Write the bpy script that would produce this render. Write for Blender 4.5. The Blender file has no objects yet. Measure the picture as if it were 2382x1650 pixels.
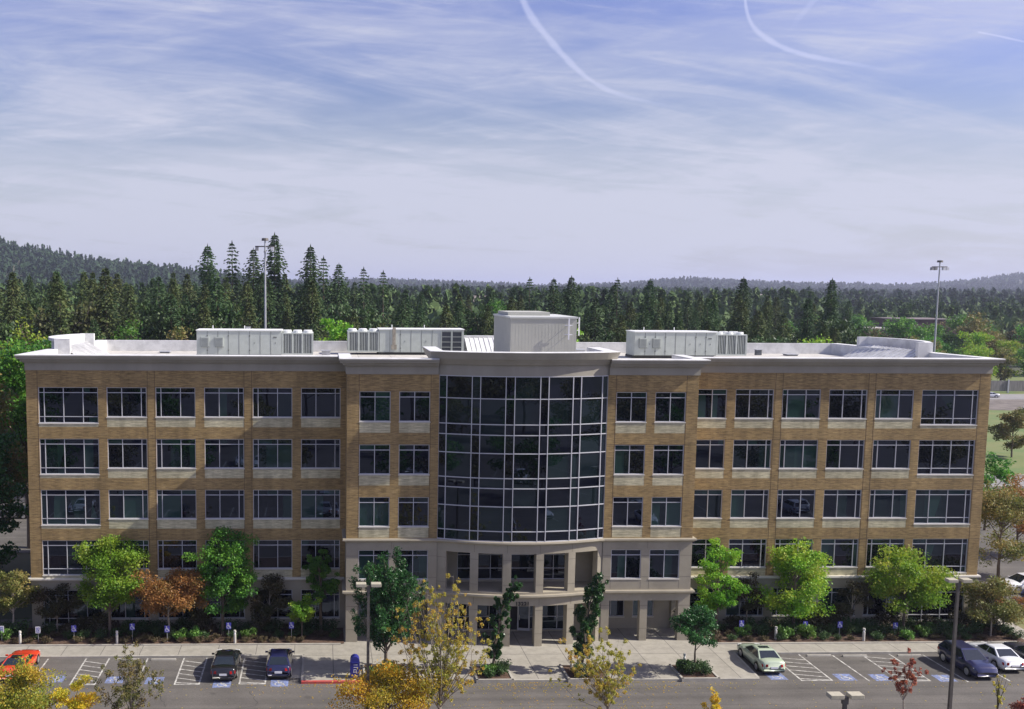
import bpy, math, random
import numpy as np
from mathutils import Vector, Matrix
rad = math.radians
sc = bpy.context.scene
COL = sc.collection

# ------------------------------------------------------------------ camera
cam_d = bpy.data.cameras.new("camera")
cam = bpy.data.objects.new("camera", cam_d); COL.objects.link(cam); sc.camera = cam
F, PPX, PPY, W0, H0 = 2344.5, 824.9, 910.9, 2382.0, 1650.0
cam_d.sensor_fit = 'HORIZONTAL'; cam_d.sensor_width = 36.0
cam_d.lens = F / W0 * 36.0
cam_d.shift_x = (W0 / 2 - PPX) / W0
cam_d.shift_y = -(H0 / 2 - PPY) / W0
cam_d.clip_start = 0.5; cam_d.clip_end = 30000
yaw, pitch, roll = 0.0333, 0.1045, -0.0065
fw = Vector((math.sin(yaw) * math.cos(pitch), math.cos(yaw) * math.cos(pitch), -math.sin(pitch)))
rt = Vector((math.cos(yaw), -math.sin(yaw), 0)); dn = fw.cross(rt)
rt2 = math.cos(roll) * rt + math.sin(roll) * dn
dn2 = -math.sin(roll) * rt + math.cos(roll) * dn
up2 = -dn2
mw = Matrix((rt2, up2, -fw)).transposed().to_4x4()
mw.translation = Vector((-15.436, -79.135, 27.48))
cam.matrix_world = mw

# ------------------------------------------------------------------ light
sc.view_settings.view_transform = 'Standard'; sc.view_settings.look = 'None'
sc.view_settings.exposure = 0.56; sc.view_settings.gamma = 1.0
SUN = Vector((1.0, -0.15, 0.83)).normalized()
sl = bpy.data.lights.new("sun", 'SUN'); sl.energy = 4.9; sl.angle = rad(0.5); sl.color = (1.0, 0.94, 0.84)
so = bpy.data.objects.new("sun", sl); COL.objects.link(so)
so.rotation_euler = SUN.to_track_quat('Z', 'Y').to_euler(); so.location = (60, -20, 60)
world = bpy.data.worlds.new("World"); sc.world = world; world.use_nodes = True
nt = world.node_tree; nt.nodes.clear()
def N(tree, kind, **kw):
    n = tree.nodes.new(kind)
    for k, v in kw.items():
        if k.startswith('i_'):
            key = k[2:]; key = int(key) if key.isdigit() else key
            n.inputs[key].default_value = v
        else: setattr(n, k, v)
    return n
def M_(tree, op, a, b=None, c=None, clamp=False):
    n = tree.nodes.new('ShaderNodeMath'); n.operation = op; n.use_clamp = clamp
    for i, s in enumerate((a, b, c)):
        if s is None: continue
        if isinstance(s, (int, float)): n.inputs[i].default_value = s
        else: tree.links.new(s, n.inputs[i])
    return n.outputs[0]
def mixc(tree, fac, a, b, mode='MIX'):
    n = tree.nodes.new('ShaderNodeMix'); n.data_type = 'RGBA'; n.blend_type = mode; n.clamp_factor = True
    for s, v in ((n.inputs[0], fac), (n.inputs[6], a), (n.inputs[7], b)):
        if isinstance(v, (int, float)): s.default_value = v
        elif isinstance(v, tuple): s.default_value = v if len(v) == 4 else (*v, 1)
        else: tree.links.new(v, s)
    return n.outputs[2]
def maprange(tree, v, a, b, c=0.0, d=1.0, smooth=True):
    n = tree.nodes.new('ShaderNodeMapRange'); n.interpolation_type = 'SMOOTHSTEP' if smooth else 'LINEAR'
    tree.links.new(v, n.inputs[0])
    for i, x in enumerate((a, b, c, d)): n.inputs[i + 1].default_value = x
    return n.outputs[0]
sky = N(nt, 'ShaderNodeTexSky', sky_type='NISHITA', sun_disc=False)
sky.sun_elevation = math.asin(SUN.z); sky.sun_rotation = math.atan2(SUN.x, SUN.y)
sky.altitude = 100; sky.air_density = 1.0; sky.dust_density = 1.5; sky.ozone_density = 2.5
tc = N(nt, 'ShaderNodeTexCoord')
sep = N(nt, 'ShaderNodeSeparateXYZ'); nt.links.new(tc.outputs['Generated'], sep.inputs[0])
Dx, Dy, Dz = sep.outputs
ya = M_(nt, 'MAXIMUM', M_(nt, 'ABSOLUTE', Dy), 0.05)
U = M_(nt, 'DIVIDE', Dx, ya); V = M_(nt, 'DIVIDE', Dz, ya)
za = M_(nt, 'MAXIMUM', M_(nt, 'ADD', Dz, 0.035), 0.03)
def cloudnoise(sx, sy, rot, scale, detail, dist, rough=0.55):
    cx = M_(nt, 'DIVIDE', Dx, za); cy = M_(nt, 'DIVIDE', Dy, za)
    co = N(nt, 'ShaderNodeCombineXYZ'); nt.links.new(cx, co.inputs[0]); nt.links.new(cy, co.inputs[1])
    mp = N(nt, 'ShaderNodeMapping'); mp.inputs['Rotation'].default_value = (0, 0, rad(rot)); mp.inputs['Scale'].default_value = (sx, sy, 1)
    nt.links.new(co.outputs[0], mp.inputs[0])
    nz = N(nt, 'ShaderNodeTexNoise'); nz.inputs['Scale'].default_value = scale; nz.inputs['Detail'].default_value = detail
    nz.inputs['Distortion'].default_value = dist; nz.inputs['Roughness'].default_value = rough
    nt.links.new(mp.outputs[0], nz.inputs['Vector']); return nz.outputs[0]
def veil(su, sv, skew, detail, dist, rough, off):
    co = N(nt, 'ShaderNodeCombineXYZ'); nt.links.new(M_(nt, 'MULTIPLY', U, su), co.inputs[0])
    nt.links.new(M_(nt, 'ADD', M_(nt, 'MULTIPLY', V, sv), M_(nt, 'MULTIPLY', U, skew)), co.inputs[1]); co.inputs[2].default_value = off
    nz = N(nt, 'ShaderNodeTexNoise', i_Scale=1.0, i_Detail=float(detail), i_Distortion=dist, i_Roughness=rough)
    nt.links.new(co.outputs[0], nz.inputs['Vector']); return nz.outputs[0]
n1 = veil(2.6, 13.0, -1.6, 5, 0.5, 0.5, 3.1)
n2 = veil(5.0, 46.0, 3.5, 8, 1.0, 0.62, 7.7)
n3 = veil(9.0, 60.0, -9.0, 8, 1.4, 0.65, 1.3)
n4 = veil(1.5, 9.0, 0.9, 8, 1.8, 0.6, 11.3)
cl = M_(nt, 'MULTIPLY', maprange(nt, M_(nt, 'MAXIMUM', n1, n4), 0.42, 0.66), M_(nt, 'MULTIPLY_ADD', maprange(nt, n2, 0.32, 0.72), 0.6, 0.4))
cl = M_(nt, 'ADD', cl, M_(nt, 'MULTIPLY', maprange(nt, n3, 0.45, 0.75), 0.20))
hz = maprange(nt, M_(nt, 'ADD', V, M_(nt, 'MULTIPLY', M_(nt, 'SUBTRACT', n1, 0.5), 0.20)), 0.185, 0.085)
cl = M_(nt, 'ADD', M_(nt, 'MULTIPLY', cl, 0.8), M_(nt, 'MULTIPLY', hz, M_(nt, 'MULTIPLY_ADD', n2, 0.9, 0.3)), clamp=True)
# contrails, as curves over the sky's directions
def contrail(pts, w0, w1, strength):
    a = math.atan2(pts[-1][1] - pts[0][1], pts[-1][0] - pts[0][0]); ca, sa = math.cos(a), math.sin(a)
    P = [((p[0] - pts[0][0]) * ca + (p[1] - pts[0][1]) * sa, -(p[0] - pts[0][0]) * sa + (p[1] - pts[0][1]) * ca) for p in pts]
    L = P[-1][0]
    u0 = M_(nt, 'SUBTRACT', U, pts[0][0]); v0 = M_(nt, 'SUBTRACT', V, pts[0][1])
    s = M_(nt, 'DIVIDE', M_(nt, 'ADD', M_(nt, 'MULTIPLY', u0, ca), M_(nt, 'MULTIPLY', v0, sa)), L)
    t = M_(nt, 'ADD', M_(nt, 'MULTIPLY', u0, -sa), M_(nt, 'MULTIPLY', v0, ca))
    fc = N(nt, 'ShaderNodeFloatCurve'); cu = fc.mapping.curves[0]; amp = 0.1
    cu.points[0].location = (0, 0.5 + P[0][1] / amp); cu.points[1].location = (1, 0.5 + P[-1][1] / amp)
    for p in P[1:-1]: cu.points.new(p[0] / L, 0.5 + p[1] / amp)
    fc.mapping.update(); nt.links.new(s, fc.inputs['Value'])
    d = M_(nt, 'ABSOLUTE', M_(nt, 'SUBTRACT', t, M_(nt, 'MULTIPLY', M_(nt, 'SUBTRACT', fc.outputs[0], 0.5), amp)))
    nn = N(nt, 'ShaderNodeTexNoise', i_Scale=55.0, i_Detail=3.0); nt.links.new(tc.outputs['Generated'], nn.inputs['Vector'])
    d = M_(nt, 'ADD', d, M_(nt, 'MULTIPLY', M_(nt, 'SUBTRACT', nn.outputs[0], 0.5), w0 * 0.8))
    wd = M_(nt, 'MULTIPLY_ADD', s, w1 - w0, w0)
    f = maprange(nt, M_(nt, 'DIVIDE', d, wd), 1.0, 0.15)
    f = M_(nt, 'MULTIPLY', f, maprange(nt, s, 1.02, 0.35)); f = M_(nt, 'MULTIPLY', f, maprange(nt, s, -0.02, 0.005))
    return M_(nt, 'MULTIPLY', M_(nt, 'MULTIPLY', f, strength), M_(nt, 'GREATER_THAN', Dy, 0.0))
C1 = [(0.1911, 0.2792), (0.2024, 0.2587), (0.2224, 0.236), (0.2426, 0.2154), (0.2627, 0.1998), (0.2871, 0.1885), (0.3203, 0.1805), (0.3712, 0.1715)]
C2 = [(0.4101, 0.2826), (0.4131, 0.266), (0.4215, 0.2514), (0.4408, 0.2381), (0.4633, 0.2299), (0.4901, 0.224), (0.5348, 0.2172), (0.5798, 0.2093)]
C3 = [(0.6437, 0.2515), (0.6663, 0.2476), (0.6898, 0.243), (0.7162, 0.2379)]
C4 = [(0.4803, 0.2816), (0.4679, 0.2668), (0.4597, 0.2562), (0.4569, 0.2467)]
ct = M_(nt, 'MAXIMUM', contrail(C1, 0.0058, 0.0022, 0.7), contrail(C2, 0.0048, 0.0018, 0.7))
ct = M_(nt, 'MAXIMUM', ct, contrail(C3, 0.0014, 0.0014, 0.7)); ct = M_(nt, 'MAXIMUM', ct, contrail(C4, 0.0045, 0.004, 0.25))
tint = mixc(nt, 1.0, sky.outputs[0], (1.08, 0.92, 1.28), 'MULTIPLY')
warm = mixc(nt, maprange(nt, V, 0.34, 0.02), tint, mixc(nt, 1.0, sky.outputs[0], (0.80, 0.775, 0.76), 'MULTIPLY'))
cc = mixc(nt, M_(nt, 'MULTIPLY', cl, 0.88), warm, (5.35, 5.5, 6.6))
cc = mixc(nt, M_(nt, 'MULTIPLY', ct, 0.5), cc, (6.6, 6.8, 8.9))
bg = N(nt, 'ShaderNodeBackground'); bg.inputs['Strength'].default_value = 0.084
nt.links.new(cc, bg.inputs[0])
out = N(nt, 'ShaderNodeOutputWorld'); nt.links.new(bg.outputs[0], out.inputs[0])

# ------------------------------------------------------------------ helpers
class MB:
    def __init__(s): s.v = []; s.f = []; s.m = []; s.mi = 0
    def add(s, vs, fs):
        o = len(s.v); s.v += [tuple(p) for p in vs]; s.f += [tuple(i + o for i in f) for f in fs]; s.m += [s.mi] * len(fs); return s
    def box(s, x0, x1, y0, y1, z0, z1):
        return s.add([(x, y, z) for z in (z0, z1) for y in (y0, y1) for x in (x0, x1)],
                     [(0,2,3,1),(4,5,7,6),(0,1,5,4),(2,6,7,3),(0,4,6,2),(1,3,7,5)])
    def quad(s, *p): return s.add(p, [tuple(range(len(p)))])
    def obox(s, c, ax, ay, az):
        c, ax, ay, az = map(Vector, (c, ax, ay, az))
        return s.add([c + ax * i + ay * j + az * k for k in (-1, 1) for j in (-1, 1) for i in (-1, 1)],
                     [(0,2,3,1),(4,5,7,6),(0,1,5,4),(2,6,7,3),(0,4,6,2),(1,3,7,5)])
    def tube(s, p0, p1, r0, r1, n=8, caps=True):
        p0, p1 = Vector(p0), Vector(p1); d = (p1 - p0)
        if d.length < 1e-6: return s
        q = d.normalized().to_track_quat('Z', 'Y'); vs = []
        for p, r in ((p0, r0), (p1, r1)):
            for i in range(n):
                a = 2 * math.pi * i / n; vs.append(p + q @ Vector((math.cos(a) * r, math.sin(a) * r, 0)))
        fs = [(i, (i + 1) % n, n + (i + 1) % n, n + i) for i in range(n)]
        if caps: fs += [tuple(range(n - 1, -1, -1)), tuple(range(n, 2 * n))]
        return s.add(vs, fs)
    def path(s, pts, rs, n=6):
        for a, b, r0, r1 in zip(pts, pts[1:], rs, rs[1:]): s.tube(a, b, r0, r1, n)
        return s
    def build(s, name, mats, parent=None, smooth=False, bevel=0):
        me = bpy.data.meshes.new(name); me.from_pydata(s.v, [], s.f)
        mats = mats if isinstance(mats, (list, tuple)) else [mats]
        for m in mats: me.materials.append(m)
        if len(mats) > 1: me.polygons.foreach_set('material_index', s.m)
        if smooth: me.polygons.foreach_set('use_smooth', [True] * len(s.f))
        me.update()
        o = bpy.data.objects.new(name, me); COL.objects.link(o)
        if parent: o.parent = parent
        if bevel:
            b = o.modifiers.new('bevel', 'BEVEL'); b.width = bevel; b.segments = 2; b.limit_method = 'ANGLE'
        return o
def npmesh(name, V_, nper, mat, parent=None, matidx=None):
    """V_: (N*nper,3) vertices, each nper in a row one face."""
    n = len(V_) // nper; me = bpy.data.meshes.new(name)
    me.vertices.add(len(V_)); me.vertices.foreach_set('co', np.asarray(V_, dtype=np.float32).ravel())
    me.loops.add(len(V_)); me.loops.foreach_set('vertex_index', np.arange(len(V_), dtype=np.int32))
    me.polygons.add(n); me.polygons.foreach_set('loop_start', np.arange(0, len(V_), nper, dtype=np.int32))
    me.polygons.foreach_set('loop_total', np.full(n, nper, dtype=np.int32))
    for m in (mat if isinstance(mat, (list, tuple)) else [mat]): me.materials.append(m)
    if matidx is not None: me.polygons.foreach_set('material_index', np.asarray(matidx, dtype=np.int32))
    me.update(); me.validate()
    o = bpy.data.objects.new(name, me); COL.objects.link(o)
    if parent: o.parent = parent
    return o
def tag(o, label=None, cat=None, group=None, kind=None):
    if label: o['label'] = label
    if cat: o['category'] = cat
    if group: o['group'] = group
    if kind: o['kind'] = kind
    return o
def thing(name, loc, label, cat, group=None, rz=0):
    o = bpy.data.objects.new(name, None); COL.objects.link(o); o.location = loc; o.rotation_euler = (0, 0, rz)
    o.empty_display_size = 0.5
    return tag(o, label, cat, group)
def copy_tree(o, parent=None):
    c = o.copy(); COL.objects.link(c); c.parent = parent
    for ch in list(o.children): copy_tree(ch, c)
    return c

# ------------------------------------------------------------------ materials
def mat(name, col, rough=0.7, metal=0.0, var=0.0, vscale=3.0, col2=None, coat=0.0, spec=0.5, bump=0.0, bscale=30.0, stretch=(1, 1, 1), detail=5):
    m = bpy.data.materials.new(name); m.use_nodes = True; t = m.node_tree; b = t.nodes['Principled BSDF']
    b.inputs['Roughness'].default_value = rough; b.inputs['Metallic'].default_value = metal
    b.inputs['Specular IOR Level'].default_value = spec
    if coat: b.inputs['Coat Weight'].default_value = coat; b.inputs['Coat Roughness'].default_value = 0.04
    tcn = N(t, 'ShaderNodeTexCoord'); mp = N(t, 'ShaderNodeMapping'); mp.inputs['Scale'].default_value = stretch
    t.links.new(tcn.outputs['Object'], mp.inputs[0])
    if var or col2:
        nz = N(t, 'ShaderNodeTexNoise', i_Scale=vscale, i_Detail=float(detail), i_Roughness=0.62); t.links.new(mp.outputs[0], nz.inputs['Vector'])
        c2 = col2 or tuple(max(0, c * (1 - var)) for c in col)
        c1 = col if col2 else tuple(min(1, c * (1 + var)) for c in col)
        t.links.new(mixc(t, maprange(t, nz.outputs[0], 0.32, 0.68), c2, c1), b.inputs['Base Color'])
    else: b.inputs['Base Color'].default_value = (*col, 1)
    if bump:
        nz2 = N(t, 'ShaderNodeTexNoise', i_Scale=bscale, i_Detail=4.0); t.links.new(mp.outputs[0], nz2.inputs['Vector'])
        bp = N(t, 'ShaderNodeBump'); bp.inputs['Strength'].default_value = bump; bp.inputs['Distance'].default_value = 0.05
        t.links.new(nz2.outputs[0], bp.inputs['Height']); t.links.new(bp.outputs[0], b.inputs['Normal'])
    return m
def brickmat(name, c1, c2, cm):
    m = bpy.data.materials.new(name); m.use_nodes = True; t = m.node_tree; b = t.nodes['Principled BSDF']; b.inputs['Roughness'].default_value = 0.85
    tcn = N(t, 'ShaderNodeTexCoord'); sp = N(t, 'ShaderNodeSeparateXYZ'); t.links.new(tcn.outputs['Object'], sp.inputs[0])
    cb = N(t, 'ShaderNodeCombineXYZ'); t.links.new(M_(t, 'ADD', sp.outputs[0], sp.outputs[1]), cb.inputs[0]); t.links.new(sp.outputs[2], cb.inputs[1])
    br = N(t, 'ShaderNodeTexBrick'); t.links.new(cb.outputs[0], br.inputs['Vector'])
    br.inputs['Scale'].default_value = 1.0; br.inputs['Brick Width'].default_value = 0.30; br.inputs['Row Height'].default_value = 0.10
    br.inputs['Mortar Size'].default_value = 0.012; br.inputs['Bias'].default_value = 0.1
    br.inputs['Color1'].default_value = (*c1, 1); br.inputs['Color2'].default_value = (*c2, 1); br.inputs['Mortar'].default_value = (*cm, 1)
    mp = N(t, 'ShaderNodeMapping'); mp.inputs['Scale'].default_value = (1.2, 11, 1); t.links.new(cb.outputs[0], mp.inputs[0])
    nz = N(t, 'ShaderNodeTexNoise', i_Scale=1.0, i_Detail=6.0, i_Roughness=0.7); t.links.new(mp.outputs[0], nz.inputs['Vector'])
    nb = N(t, 'ShaderNodeTexNoise', i_Scale=0.35, i_Detail=4.0); t.links.new(cb.outputs[0], nb.inputs['Vector'])
    ms = N(t, 'ShaderNodeMapping'); ms.inputs['Scale'].default_value = (1.6, 0.14, 1); t.links.new(cb.outputs[0], ms.inputs[0]); nst = N(t, 'ShaderNodeTexNoise', i_Scale=1.0, i_Detail=5.0); t.links.new(ms.outputs[0], nst.inputs['Vector'])
    k = M_(t, 'MULTIPLY', maprange(t, nst.outputs[0], 0.35, 0.6, 0.86, 1.04), M_(t, 'MULTIPLY', maprange(t, nz.outputs[0], 0.32, 0.68, 0.68, 1.3), maprange(t, nb.outputs[0], 0.3, 0.7, 0.84, 1.12)))
    hs = N(t, 'ShaderNodeHueSaturation'); t.links.new(br.outputs[0], hs.inputs['Color']); t.links.new(k, hs.inputs['Value'])
    t.links.new(hs.outputs[0], b.inputs['Base Color'])
    bp = N(t, 'ShaderNodeBump'); bp.inputs['Strength'].default_value = 0.35; bp.inputs['Distance'].default_value = 0.012
    t.links.new(nz.outputs[0], bp.inputs['Height']); t.links.new(bp.outputs[0], b.inputs['Normal'])
    return m
def leafmat(name, stops, scale=0.5, trans=0.35, isl=0.45, rough=0.55):
    m = bpy.data.materials.new(name); m.use_nodes = True; t = m.node_tree; b = t.nodes['Principled BSDF']
    b.inputs['Roughness'].default_value = rough; b.inputs['Specular IOR Level'].default_value = 0.35
    tcn = N(t, 'ShaderNodeTexCoord'); nz = N(t, 'ShaderNodeTexNoise', i_Scale=scale, i_Detail=3.0); t.links.new(tcn.outputs['Object'], nz.inputs['Vector'])
    g = N(t, 'ShaderNodeNewGeometry'); oi = N(t, 'ShaderNodeObjectInfo')
    f = M_(t, 'ADD', M_(t, 'MULTIPLY', maprange(t, nz.outputs[0], 0.3, 0.7), 1 - isl), M_(t, 'MULTIPLY', g.outputs['Random Per Island'], isl))
    rp = N(t, 'ShaderNodeValToRGB'); t.links.new(f, rp.inputs[0]); els = rp.color_ramp.elements
    for i, c in enumerate(stops):
        p = i / (len(stops) - 1)
        e = els[i] if i < 2 else els.new(p)
        e.position = p; e.color = (*c, 1)
    els[0].position = 0
    hs = N(t, 'ShaderNodeHueSaturation'); t.links.new(rp.outputs[0], hs.inputs['Color'])
    t.links.new(maprange(t, oi.outputs['Random'], 0, 1, 0.8, 1.2, False), hs.inputs['Value'])
    t.links.new(maprange(t, oi.outputs['Random'], 0, 1, 0.49, 0.51, False), hs.inputs['Hue'])
    t.links.new(hs.outputs[0], b.inputs['Base Color'])
    tr = N(t, 'ShaderNodeBsdfTranslucent'); t.links.new(hs.outputs[0], tr.inputs[0])
    mx = N(t, 'ShaderNodeMixShader'); mx.inputs[0].default_value = trans
    t.links.new(b.outputs[0], mx.inputs[1]); t.links.new(tr.outputs[0], mx.inputs[2])
    t.links.new(mx.outputs[0], t.nodes['Material Output'].inputs[0]); return m
def glassmat(name, c1, c2, rough=0.03, spec=0.9):
    m = bpy.data.materials.new(name); m.use_nodes = True; t = m.node_tree; b = t.nodes['Principled BSDF']
    b.inputs['Roughness'].default_value = rough; b.inputs['Specular IOR Level'].default_value = spec; b.inputs['Specular Tint'].default_value = (0.55, 0.68, 1.0, 1)
    g = N(t, 'ShaderNodeNewGeometry'); oi = N(t, 'ShaderNodeObjectInfo')
    f = M_(t, 'FRACT', M_(t, 'ADD', M_(t, 'MULTIPLY', g.outputs['Random Per Island'], 0.6), M_(t, 'MULTIPLY', oi.outputs['Random'], 3.7)))
    t.links.new(mixc(t, maprange(t, f, 0.62, 0.95), c1, c2), b.inputs['Base Color']); return m
BRICK = brickmat('tan_brick', (0.375, 0.255, 0.100), (0.265, 0.175, 0.070), (0.31, 0.23, 0.115))
PANEL = brickmat('light_brick', (0.55, 0.50, 0.32), (0.47, 0.425, 0.27), (0.49, 0.45, 0.31))
STONE = mat('precast_stone', (0.33, 0.295, 0.225), 0.8, var=0.10, vscale=0.5, bump=0.1)
FRIEZE = mat('cornice_stucco', (0.31, 0.287, 0.235), 0.85, var=0.08, vscale=0.5, stretch=(1, 1, 0.3))
WHITE = mat('white_roofing', (0.62, 0.62, 0.61), 0.6, var=0.14, vscale=1.1, detail=9)
ROOFM = None
FRAME = mat('white_aluminium', (0.50, 0.50, 0.53), 0.4)
SILL = mat('sill_stone', (0.60, 0.57, 0.50), 0.6)
JOINT = mat('joint_dark', (0.09, 0.06, 0.035), 0.9)
SJOINT = mat('stone_joint', (0.17, 0.15, 0.125), 0.9)
GLASS = glassmat('window_glass', (0.0015, 0.0018, 0.0055), (0.018, 0.042, 0.036), rough=0.01, spec=1.0)
GLASSC = glassmat('curtain_glass', (0.001, 0.0014, 0.0045), (0.006, 0.014, 0.014), rough=0.01, spec=0.9)
STEEL = mat('brushed_steel', (0.6, 0.6, 0.6), 0.3, metal=0.8)
DARK = mat('dark_interior', (0.03, 0.03, 0.035), 0.9)
HVAC = mat('hvac_paint', (0.44, 0.475, 0.44), 0.5, var=0.06, vscale=1.5)
HVACD = mat('hvac_seam', (0.14, 0.15, 0.14), 0.7)
HTOP = mat('hvac_top', (0.74, 0.75, 0.73), 0.5, var=0.08, vscale=2)
COIL = mat('condenser_coil', (0.10, 0.11, 0.12), 0.6, var=0.2, vscale=8)
PENT = mat('penthouse_siding', (0.40, 0.40, 0.355), 0.6, var=0.03, vscale=1)
GREYM = mat('galvanised_metal', (0.45, 0.46, 0.48), 0.45, metal=0.4, var=0.1)
def concretemat(name, c, tw, th, mort, dark):
    m = bpy.data.materials.new(name); m.use_nodes = True; t = m.node_tree; b = t.nodes['Principled BSDF']; b.inputs['Roughness'].default_value = 0.85
    tcn = N(t, 'ShaderNodeTexCoord'); br = N(t, 'ShaderNodeTexBrick'); br.offset = 0.0; t.links.new(tcn.outputs['Object'], br.inputs['Vector'])
    br.inputs['Scale'].default_value = 1.0; br.inputs['Brick Width'].default_value = tw; br.inputs['Row Height'].default_value = th
    br.inputs['Mortar Size'].default_value = mort; br.inputs['Mortar Smooth'].default_value = 0.3
    br.inputs['Color1'].default_value = (*c, 1); br.inputs['Color2'].default_value = (*[x * 0.93 for x in c], 1); br.inputs['Mortar'].default_value = (*dark, 1)
    nz = N(t, 'ShaderNodeTexNoise', i_Scale=1.3, i_Detail=8.0, i_Roughness=0.7); t.links.new(tcn.outputs['Object'], nz.inputs['Vector'])
    hs = N(t, 'ShaderNodeHueSaturation'); t.links.new(br.outputs[0], hs.inputs['Color']); t.links.new(maprange(t, nz.outputs[0], 0.3, 0.7, 0.84, 1.12), hs.inputs['Value'])
    t.links.new(hs.outputs[0], b.inputs['Base Color']); return m
ROOFM = concretemat('roof_membrane', (0.50, 0.48, 0.44), 3.0, 50.0, 0.035, (0.30, 0.29, 0.27))
CONC = concretemat('plaza_concrete', (0.31, 0.29, 0.245), 2.9, 6.0, 0.03, (0.12, 0.11, 0.10))
CURB = mat('curb_concrete', (0.36, 0.34, 0.295), 0.85, var=0.12, vscale=2)
REDP = mat('red_curb_paint', (0.50, 0.035, 0.03), 0.7, col2=(0.42, 0.10, 0.085), vscale=2.2)
def asphaltmat():
    m = bpy.data.materials.new('asphalt'); m.use_nodes = True; t = m.node_tree; b = t.nodes['Principled BSDF']; b.inputs['Roughness'].default_value = 0.9
    tcn = N(t, 'ShaderNodeTexCoord')
    a = N(t, 'ShaderNodeTexNoise', i_Scale=0.22, i_Detail=6.0, i_Roughness=0.65); t.links.new(tcn.outputs['Object'], a.inputs['Vector'])
    c = N(t, 'ShaderNodeTexNoise', i_Scale=9.0, i_Detail=6.0, i_Roughness=0.8); t.links.new(tcn.outputs['Object'], c.inputs['Vector'])
    base = mixc(t, maprange(t, a.outputs[0], 0.3, 0.7), (0.085, 0.078, 0.070), (0.118, 0.108, 0.096))
    hs = N(t, 'ShaderNodeHueSaturation'); t.links.new(base, hs.inputs['Color']); t.links.new(maprange(t, c.outputs[0], 0.3, 0.7, 0.8, 1.2), hs.inputs['Value'])
    v = N(t, 'ShaderNodeTexVoronoi', i_Scale=0.55); t.links.new(tcn.outputs['Object'], v.inputs['Vector'])
    e = N(t, 'ShaderNodeTexNoise', i_Scale=2.2, i_Detail=6.0); t.links.new(tcn.outputs['Object'], e.inputs['Vector'])
    sp = maprange(t, M_(t, 'ADD', v.outputs['Distance'], M_(t, 'MULTIPLY', e.outputs[0], 0.35)), 0.20, 0.38)
    mp = N(t, 'ShaderNodeMapping'); mp.inputs['Scale'].default_value = (0.02, 0.9, 1); t.links.new(tcn.outputs['Object'], mp.inputs[0])
    w = N(t, 'ShaderNodeTexNoise', i_Scale=1.0, i_Detail=4.0); t.links.new(mp.outputs[0], w.inputs['Vector'])
    h2 = N(t, 'ShaderNodeHueSaturation'); t.links.new(hs.outputs[0], h2.inputs['Color']); t.links.new(M_(t, 'MULTIPLY', M_(t, 'MULTIPLY_ADD', sp, 0.3, 0.7), maprange(t, w.outputs[0], 0.35, 0.65, 0.80, 1.12)), h2.inputs['Value'])
    t.links.new(h2.outputs[0], b.inputs['Base Color']); return m
ASPH = asphaltmat()
PAINT = mat('road_paint', (0.58, 0.57, 0.52), 0.8, col2=(0.22, 0.21, 0.195), vscale=3.2, detail=8)
BLUEP = mat('blue_paint', (0.20, 0.26, 0.50), 0.8, col2=(0.12, 0.13, 0.17), vscale=5.0, detail=8)
CRACK = mat('crack_sealer', (0.035, 0.034, 0.033), 0.8)
GRASS = mat('grass', (0.10, 0.155, 0.04), 0.9, col2=(0.16, 0.175, 0.06), vscale=0.15, detail=8)
FLOORM = mat('forest_floor', (0.05, 0.06, 0.03), 1.0, col2=(0.075, 0.07, 0.04), vscale=0.05)
MULCH = mat('bark_mulch', (0.085, 0.05, 0.032), 1.0, var=0.4, vscale=4, bump=0.5)
BARK = mat('tree_bark', (0.13, 0.10, 0.075), 0.95, var=0.3, vscale=6, stretch=(1, 1, 0.2))
MOSSY = mat('mossy_bark', (0.14, 0.13, 0.05), 0.95, col2=(0.07, 0.06, 0.04), vscale=5)
PALEB = mat('pale_bark', (0.30, 0.26, 0.21), 0.9, var=0.25, vscale=8)
BLUES = mat('sign_blue', (0.07, 0.07, 0.42), 0.4); WHITES = mat('sign_white', (0.72, 0.72, 0.76), 0.45)
BOLL = mat('bollard_concrete', (0.50, 0.48, 0.44), 0.8, var=0.1)
LAMPM = mat('lamp_bronze', (0.10, 0.09, 0.078), 0.6, var=0.15); LAMPH = mat('lamp_housing', (0.40, 0.37, 0.28), 0.6, var=0.1, vscale=6)
MAILB = mat('mailbox_blue', (0.025, 0.03, 0.22), 0.35)
L_LIME = leafmat('lime_leaves', [(0.05,0.17,0.015),(0.14,0.33,0.025),(0.25,0.42,0.035),(0.38,0.44,0.06)], 0.45, 0.4)
L_YGRN = leafmat('yellow_green_leaves', [(0.07,0.20,0.015),(0.17,0.33,0.025),(0.30,0.40,0.04),(0.42,0.40,0.06)], 0.5, 0.4)
L_GREEN = leafmat('green_leaves', [(0.025,0.09,0.02),(0.055,0.18,0.025),(0.12,0.29,0.03),(0.20,0.36,0.04)], 0.5, 0.35)
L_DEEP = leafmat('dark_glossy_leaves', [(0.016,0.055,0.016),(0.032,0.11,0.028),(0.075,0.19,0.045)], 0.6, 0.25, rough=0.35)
L_ORNG = leafmat('orange_leaves', [(0.14,0.13,0.03),(0.30,0.17,0.045),(0.42,0.20,0.06),(0.42,0.27,0.08)], 0.6, 0.35)
L_OLIVE = leafmat('olive_leaves', [(0.07,0.11,0.02),(0.15,0.17,0.04),(0.26,0.22,0.07),(0.36,0.24,0.08)], 0.55, 0.35)
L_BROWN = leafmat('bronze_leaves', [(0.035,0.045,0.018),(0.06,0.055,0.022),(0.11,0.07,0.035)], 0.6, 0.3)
L_YELL = leafmat('yellow_leaves', [(0.22,0.28,0.03),(0.60,0.50,0.05),(0.80,0.52,0.04),(0.80,0.36,0.03)], 0.45, 0.5)
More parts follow.
